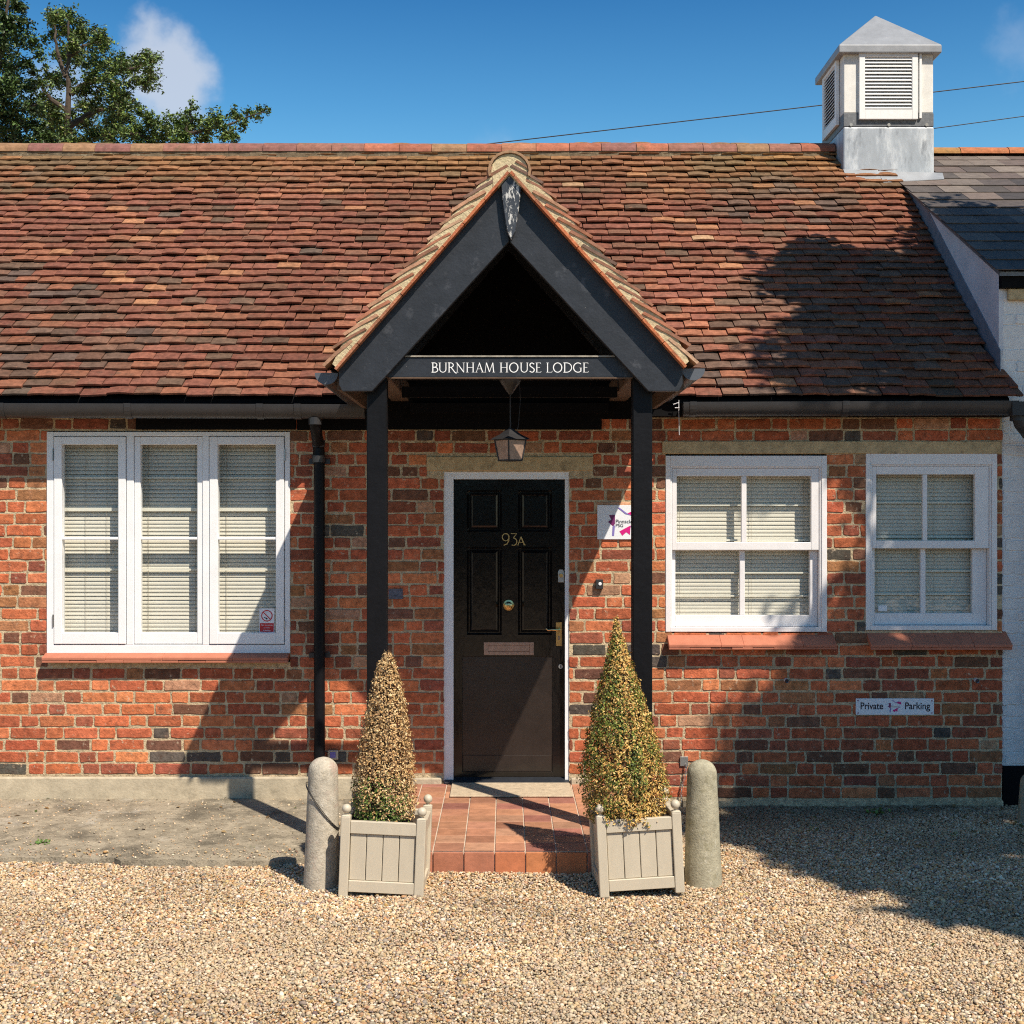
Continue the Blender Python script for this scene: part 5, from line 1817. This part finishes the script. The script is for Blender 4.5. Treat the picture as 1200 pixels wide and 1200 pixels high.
n = 170
lx = np.concatenate([rng.uniform(1.0, 3.2, 120), rng.uniform(-3.2, -.9, 25), rng.uniform(-3, 3, 25)])
ly = np.concatenate([-np.abs(rng.normal(0, .55, 120)) - .02, -rng.uniform(.02, .9, 25), rng.uniform(-3.2, -1.8, 25)])
lz = np.array([gh(a, b) for a, b in zip(lx, ly)]) + .014
lz[120:145] = .062 + .018 * ly[120:145]
nn = rng.normal(0, .3, (n, 3)) + np.array([0, 0, 1]); nn /= np.linalg.norm(nn, axis=1)[:, None]
lc = np.array([(.12, .075, .035), (.20, .12, .05), (.06, .08, .025), (.28, .19, .09)])[rng.choice(4, n)]
fl = leaf_mesh("fallen_leaves", np.stack([lx, ly, lz], 1), nn, rng.uniform(.008, .022, n), lc, M['leaf'], None)
fl['kind'] = 'stuff'; fl['label'] = 'scatter of small dry fallen leaves on the gravel and slab'

# ------------------------------------------------------------------ overhead cables
def cable(label, p0, p1, y, r=.009, sag=.04):
    a = Vector((X(p0[0], y), y, Z(p0[1], y))); b = Vector((X(p1[0], y), y, Z(p1[1], y)))
    d = b - a
    a2 = a - d * 1.2; b2 = b + d * 1.4
    m = MB(); pts = []
    for k in range(25):
        t = k / 24; p = a2.lerp(b2, t); p.z -= sag * 4 * t * (1 - t) - sag * .8
        pts.append(p)
    m.tube(pts, r, 6)
    tag(m.build("overhead_cable", M['wire']), label, "cable", "overhead cables")


cable("long overhead cable rising from the ridge and passing behind the cupola", (575, 168), (1200, 95), 14, r=.009)
cable("lower overhead cable to the right of the cupola", (1000, 163), (1200, 136), 15, r=.008, sag=.02)


# ------------------------------------------------------------------ trees
def tree(name, label, cat, base, clumps, limbs, per, leaf, pal, seed, trunk=(.16, .06), aspect=.5):
    """clumps: (x,y,z,r) in world metres; limbs: list of point lists"""
    t = thing(name, label, cat, base)
    g = np.random.default_rng(seed)
    C_, N_, S_, K_ = [], [], [], []
    for (x, y, z, r) in clumps:
        n = int(per * (r / .3) ** 2)
        # sprays: leaves strung along short twigs that leave the clump centre
        ns = max(6, n // 22)
        dirs = g.normal(size=(ns, 3)); dirs /= np.linalg.norm(dirs, axis=1)[:, None]
        dirs[:, 2] = dirs[:, 2] * .75 + .05
        ln = r * g.uniform(.45, 1.15, ns)
        off_ = g.normal(0, r * .28, (ns, 3))
        k = g.integers(0, ns, n); tt = g.uniform(.15, 1, n)
        p = np.array([x, y, z]) + off_[k] + dirs[k] * (ln[k] * tt)[:, None] + g.normal(0, leaf * .9, (n, 3))
        C_.append(p)
        nn = g.normal(0, .6, (n, 3)) + np.array([0, -.2, .8]); nn /= np.linalg.norm(nn, axis=1)[:, None]
        N_.append(nn)
        S_.append(g.uniform(.6, 1.3, n) * leaf)
        kk = pal[g.choice(len(pal), n)] * (g.uniform(.7, 1.25, ns)[k])[:, None] * g.uniform(.85, 1.15, (n, 1))
        K_.append(kk)
    cen = np.concatenate(C_) - np.array(base)
    leaf_mesh("crown", cen, np.concatenate(N_), np.concatenate(S_), np.concatenate(K_), M['treeleaf'], t, aspect=aspect)
    m = MB()
    for L_ in limbs:
        pts = [Vector(p) - Vector(base) for p in L_['p']]
        n = len(pts)
        # smooth resample
        q = []
        for i in range(n - 1):
            for s in range(4):
                q.append(pts[i].lerp(pts[i + 1], s / 4) + Vector((g.normal(0, .01), g.normal(0, .01), 0)))
        q.append(pts[-1])
        r0, r1 = L_['r']
        m.tube(q, [r0 + (r1 - r0) * i / (len(q) - 1) for i in range(len(q))], 7)
    m.build("trunk", M['bark'], t)
    return t


GREEN = np.array([(.065, .11, .022), (.10, .16, .03), (.15, .21, .042), (.045, .075, .02), (.20, .26, .06), (.09, .085, .03), (.05, .085, .02)])
GREEN2 = np.array([(.035, .065, .017), (.055, .10, .025), (.08, .13, .03), (.03, .05, .015)])
gT = random.Random(5)


def PT(px, py, y): return (X(px, y), y, Z(py, y))


YB = 5.8
cl_px = [(66, 22, 13), (84, 24, 12), (74, 34, 13), (90, 40, 10), (60, 44, 9), (98, 52, 11), (115, 47, 11), (84, 54, 13), (122, 58, 9), (72, 66, 10),
         (92, 70, 14), (110, 72, 13), (128, 80, 13), (146, 82, 10), (142, 70, 7), (160, 76, 7), (172, 84, 8), (168, 96, 8), (180, 72, 7), (186, 68, 4), (155, 98, 9), (178, 92, 5),
         (56, 88, 10), (48, 98, 10), (66, 96, 8), (112, 92, 15), (128, 102, 14), (142, 114, 12), (98, 104, 12), (118, 120, 14), (100, 126, 10), (134, 130, 14), (152, 126, 10),
         (62, 122, 11), (50, 116, 9), (44, 132, 12), (64, 140, 13), (84, 134, 8), (100, 146, 13), (78, 154, 14), (56, 158, 16), (112, 158, 14), (136, 146, 13), (150, 140, 11), (164, 132, 9),
         (130, 162, 11), (92, 168, 16), (40, 168, 16), (70, 172, 16)]
cl = [(*PT(a, b, YB + gT.uniform(-.5, .5)), r / 110 * 1.25) for a, b, r in cl_px]
cl += [(*PT(a + gT.uniform(-8, 8), b + gT.uniform(-4, 4), YB + gT.uniform(.5, 1.3)), .16) for a, b, r in cl_px[::3]]
base = (X(80, YB), YB, 0)
limbs = [{'p': [base, PT(80, 200, YB), PT(79, 120, YB), PT(80, 70, YB), PT(80, 24, YB)], 'r': (.05, .010)},
         {'p': [PT(80, 110, YB), PT(110, 95, YB), PT(140, 84, YB), PT(182, 72, YB)], 'r': (.035, .006)},
         {'p': [PT(80, 150, YB), PT(110, 130, YB), PT(150, 125, YB)], 'r': (.04, .01)},
         {'p': [PT(80, 90, YB), PT(66, 60, YB), PT(64, 30, YB)], 'r': (.03, .008)},
         {'p': [PT(79, 130, YB), PT(55, 112, YB), PT(48, 98, YB)], 'r': (.03, .008)},
         {'p': [PT(80, 66, YB), PT(100, 54, YB), PT(118, 48, YB)], 'r': (.025, .006)}]
tree("evergreen_tree", "tall spreading dark evergreen with a crooked leader behind the left end of the roof", "tree", base, cl, limbs, 2300, .020, GREEN, 21)

YC = 4.9
cl_px = [(150, 158, 13), (164, 152, 12), (180, 148, 12), (196, 150, 13), (212, 146, 12), (228, 148, 13), (244, 146, 12), (186, 162, 14), (214, 163, 14), (240, 162, 12),
         (258, 140, 10), (262, 154, 12), (276, 136, 9), (284, 146, 7), (292, 133, 7), (302, 137, 5), (306, 129, 5), (315, 130, 3.5), (270, 164, 9), (228, 128, 5), (225, 119, 3), (222, 136, 7), (176, 138, 6), (160, 168, 12)]
cl = [(*PT(a, b, YC + gT.uniform(-.35, .35)), r / 118 * 1.2) for a, b, r in cl_px]
base = (X(200, YC), YC + 1.0, 0)
limbs = [{'p': [base, PT(180, 220, YC), PT(190, 175, YC), PT(215, 158, YC), PT(262, 148, YC), PT(310, 131, YC)], 'r': (.05, .004)},
         {'p': [PT(190, 175, YC), PT(165, 158, YC), PT(150, 156, YC)], 'r': (.04, .008)},
         {'p': [PT(215, 158, YC), PT(222, 140, YC), PT(226, 118, YC)], 'r': (.02, .004)}]
tree("evergreen_shrub", "low brighter green bush reaching right just above the ridge", "shrub", base, cl, limbs, 3600, .018,
     np.array([(.08, .13, .025), (.12, .18, .035), (.16, .22, .05), (.06, .09, .02)]), 22)

YD = 4.4
cl_px = [(-20, 0, 20), (4, 6, 14), (22, 8, 12), (12, 26, 14), (30, 30, 9), (-10, 30, 22), (2, 48, 18), (24, 52, 12), (40, 50, 8), (46, 66, 7), (30, 74, 10), (8, 74, 18), (-20, 70, 25),
         (40, 84, 7), (16, 96, 16), (34, 102, 10), (-10, 104, 24), (10, 124, 20), (36, 126, 11), (24, 146, 18), (-6, 146, 24), (46, 152, 12), (12, 168, 22), (40, 170, 15), (58, 164, 11), (-40, 120, 30), (-40, 40, 30)]
cl = [(*PT(a, b, YD + gT.uniform(-.5, .5)), r / 122 * 1.2) for a, b, r in cl_px]
base = (X(-25, YD), YD, 0)
limbs = [{'p': [base, PT(-20, 180, YD), PT(-8, 100, YD), PT(4, 40, YD), PT(10, -10, YD)], 'r': (.05, .010)},
         {'p': [PT(-8, 100, YD), PT(20, 80, YD), PT(42, 66, YD)], 'r': (.03, .006)},
         {'p': [PT(-14, 140, YD), PT(20, 130, YD), PT(44, 122, YD)], 'r': (.03, .006)}]
tree("leafy_tree", "dark leafy tree at the far left edge behind the roof", "tree", base, cl, limbs, 3000, .020, GREEN2, 23)

# the big tree that shades the right of the lodge (stands to the right of the viewer)
LZ = SUN.z
sh = [(2.25, -.35, 1.0), (2.75, -1.25, 1.0), (3.35, -2.25, 1.05), (2.15, .75, .85), (2.3, 1.5, .9), (1.95, 2.35, .85), (1.45, 2.9, .62), (.9, 3.25, .42), (.5, 3.35, .28), (1.5, 3.55, .36),
      (3.1, .3, 1.1), (3.2, 1.5, 1.1), (3.0, 2.6, .9), (2.5, 3.3, .5), (4.0, -.6, 1.2), (4.2, .9, 1.2), (3.9, -3.3, 1.0), (1.5, .2, .35), (1.62, -1.0, .36), (1.85, -1.55, .36), (2.25, -1.95, .42), (1.45, -.45, .3), (2.7, -2.35, .5), (.88, 1.62, .42), (.92, 2.2, .46), (.82, 2.75, .42), (.55, 3.15, .3), (1.3, 1.6, .4), (1.4, 2.3, .4), (1.6, 1.9, .5), (3.4, 3.6, .4), (2.9, 4.4, .4), (3.8, 5.0, .5), (4.5, 4.2, .6), (4.6, 2.5, .9)]
cl = []
for (a, b, r) in sh:
    k_ = max(1, int(round(r * r * 14)))
    for i in range(k_):
        q = gT.uniform(0, 6.283); rr = r * .72 * math.sqrt(gT.random())
        z = gT.uniform(5.6, 7.6)
        cl.append((a + rr * math.cos(q) + SUN.x / LZ * z, b + rr * math.sin(q) + SUN.y / LZ * z, z, gT.uniform(.3, .42) if r > .4 else r))
cxm = sum(c[0] for c in cl) / len(cl); cym = sum(c[1] for c in cl) / len(cl)
base = (cxm + .3, cym - .6, 0)
limbs = [{'p': [base, (base[0] + .1, base[1], 2.2), (base[0], base[1] + .2, 4.4), (cxm, cym, 7.2)], 'r': (.26, .05)}]
for c in cl[::3]:
    limbs.append({'p': [(base[0], base[1] + .2, gT.uniform(3.6, 5.2)), ((base[0] + c[0]) / 2, (base[1] + c[1]) / 2, c[2] - .7), (c[0], c[1], c[2])], 'r': (.07, .012)})
tree("yard_tree", "broad leafy tree standing in the gravel yard to the right, shading the lodge", "tree", base, cl, limbs, 620, .055, GREEN, 31, aspect=.65)

# tall hedge added unseen behind the viewer, for dark reflections in door and panes
hb_ = thing("reflection_hedge", "long dark evergreen hedge added out of view to darken reflections in the door", "hedge", (0, -21, 0))
g = np.random.default_rng(77)
n = 60000
hx = g.uniform(-26, 26, n); hz = g.uniform(0, 1, n) ** .8
top = np.array([3.9 + .8 * noise.noise(Vector((a * .25, 3, 0))) for a in hx])
hy = g.normal(0, .28, n) + .9 * (1 - .25 * hz) + np.array([.5 * noise.noise(Vector((a * .5, b * 4, 1))) for a, b in zip(hx, hz)])
cen = np.stack([hx, hy, hz * top], 1)
nn = g.normal(0, .6, (n, 3)) + np.array([0, .8, .5]); nn /= np.linalg.norm(nn, axis=1)[:, None]
leaf_mesh("foliage", cen, nn, g.uniform(.10, .20, n), GREEN2[g.choice(4, n)] * g.uniform(.7, 1.3, (n, 1)), M['treeleaf'], hb_)
m_ = MB()
for i in range(52):
    a = -26 + i; t0 = 3.5 + .8 * noise.noise(Vector(((a + .5) * .25, 3, 0)))
    m_.box(a, a + 1, -1.0, .55, 0, t0, (.02, .035, .012))
m_.build("branches", M['leaf'], hb_)
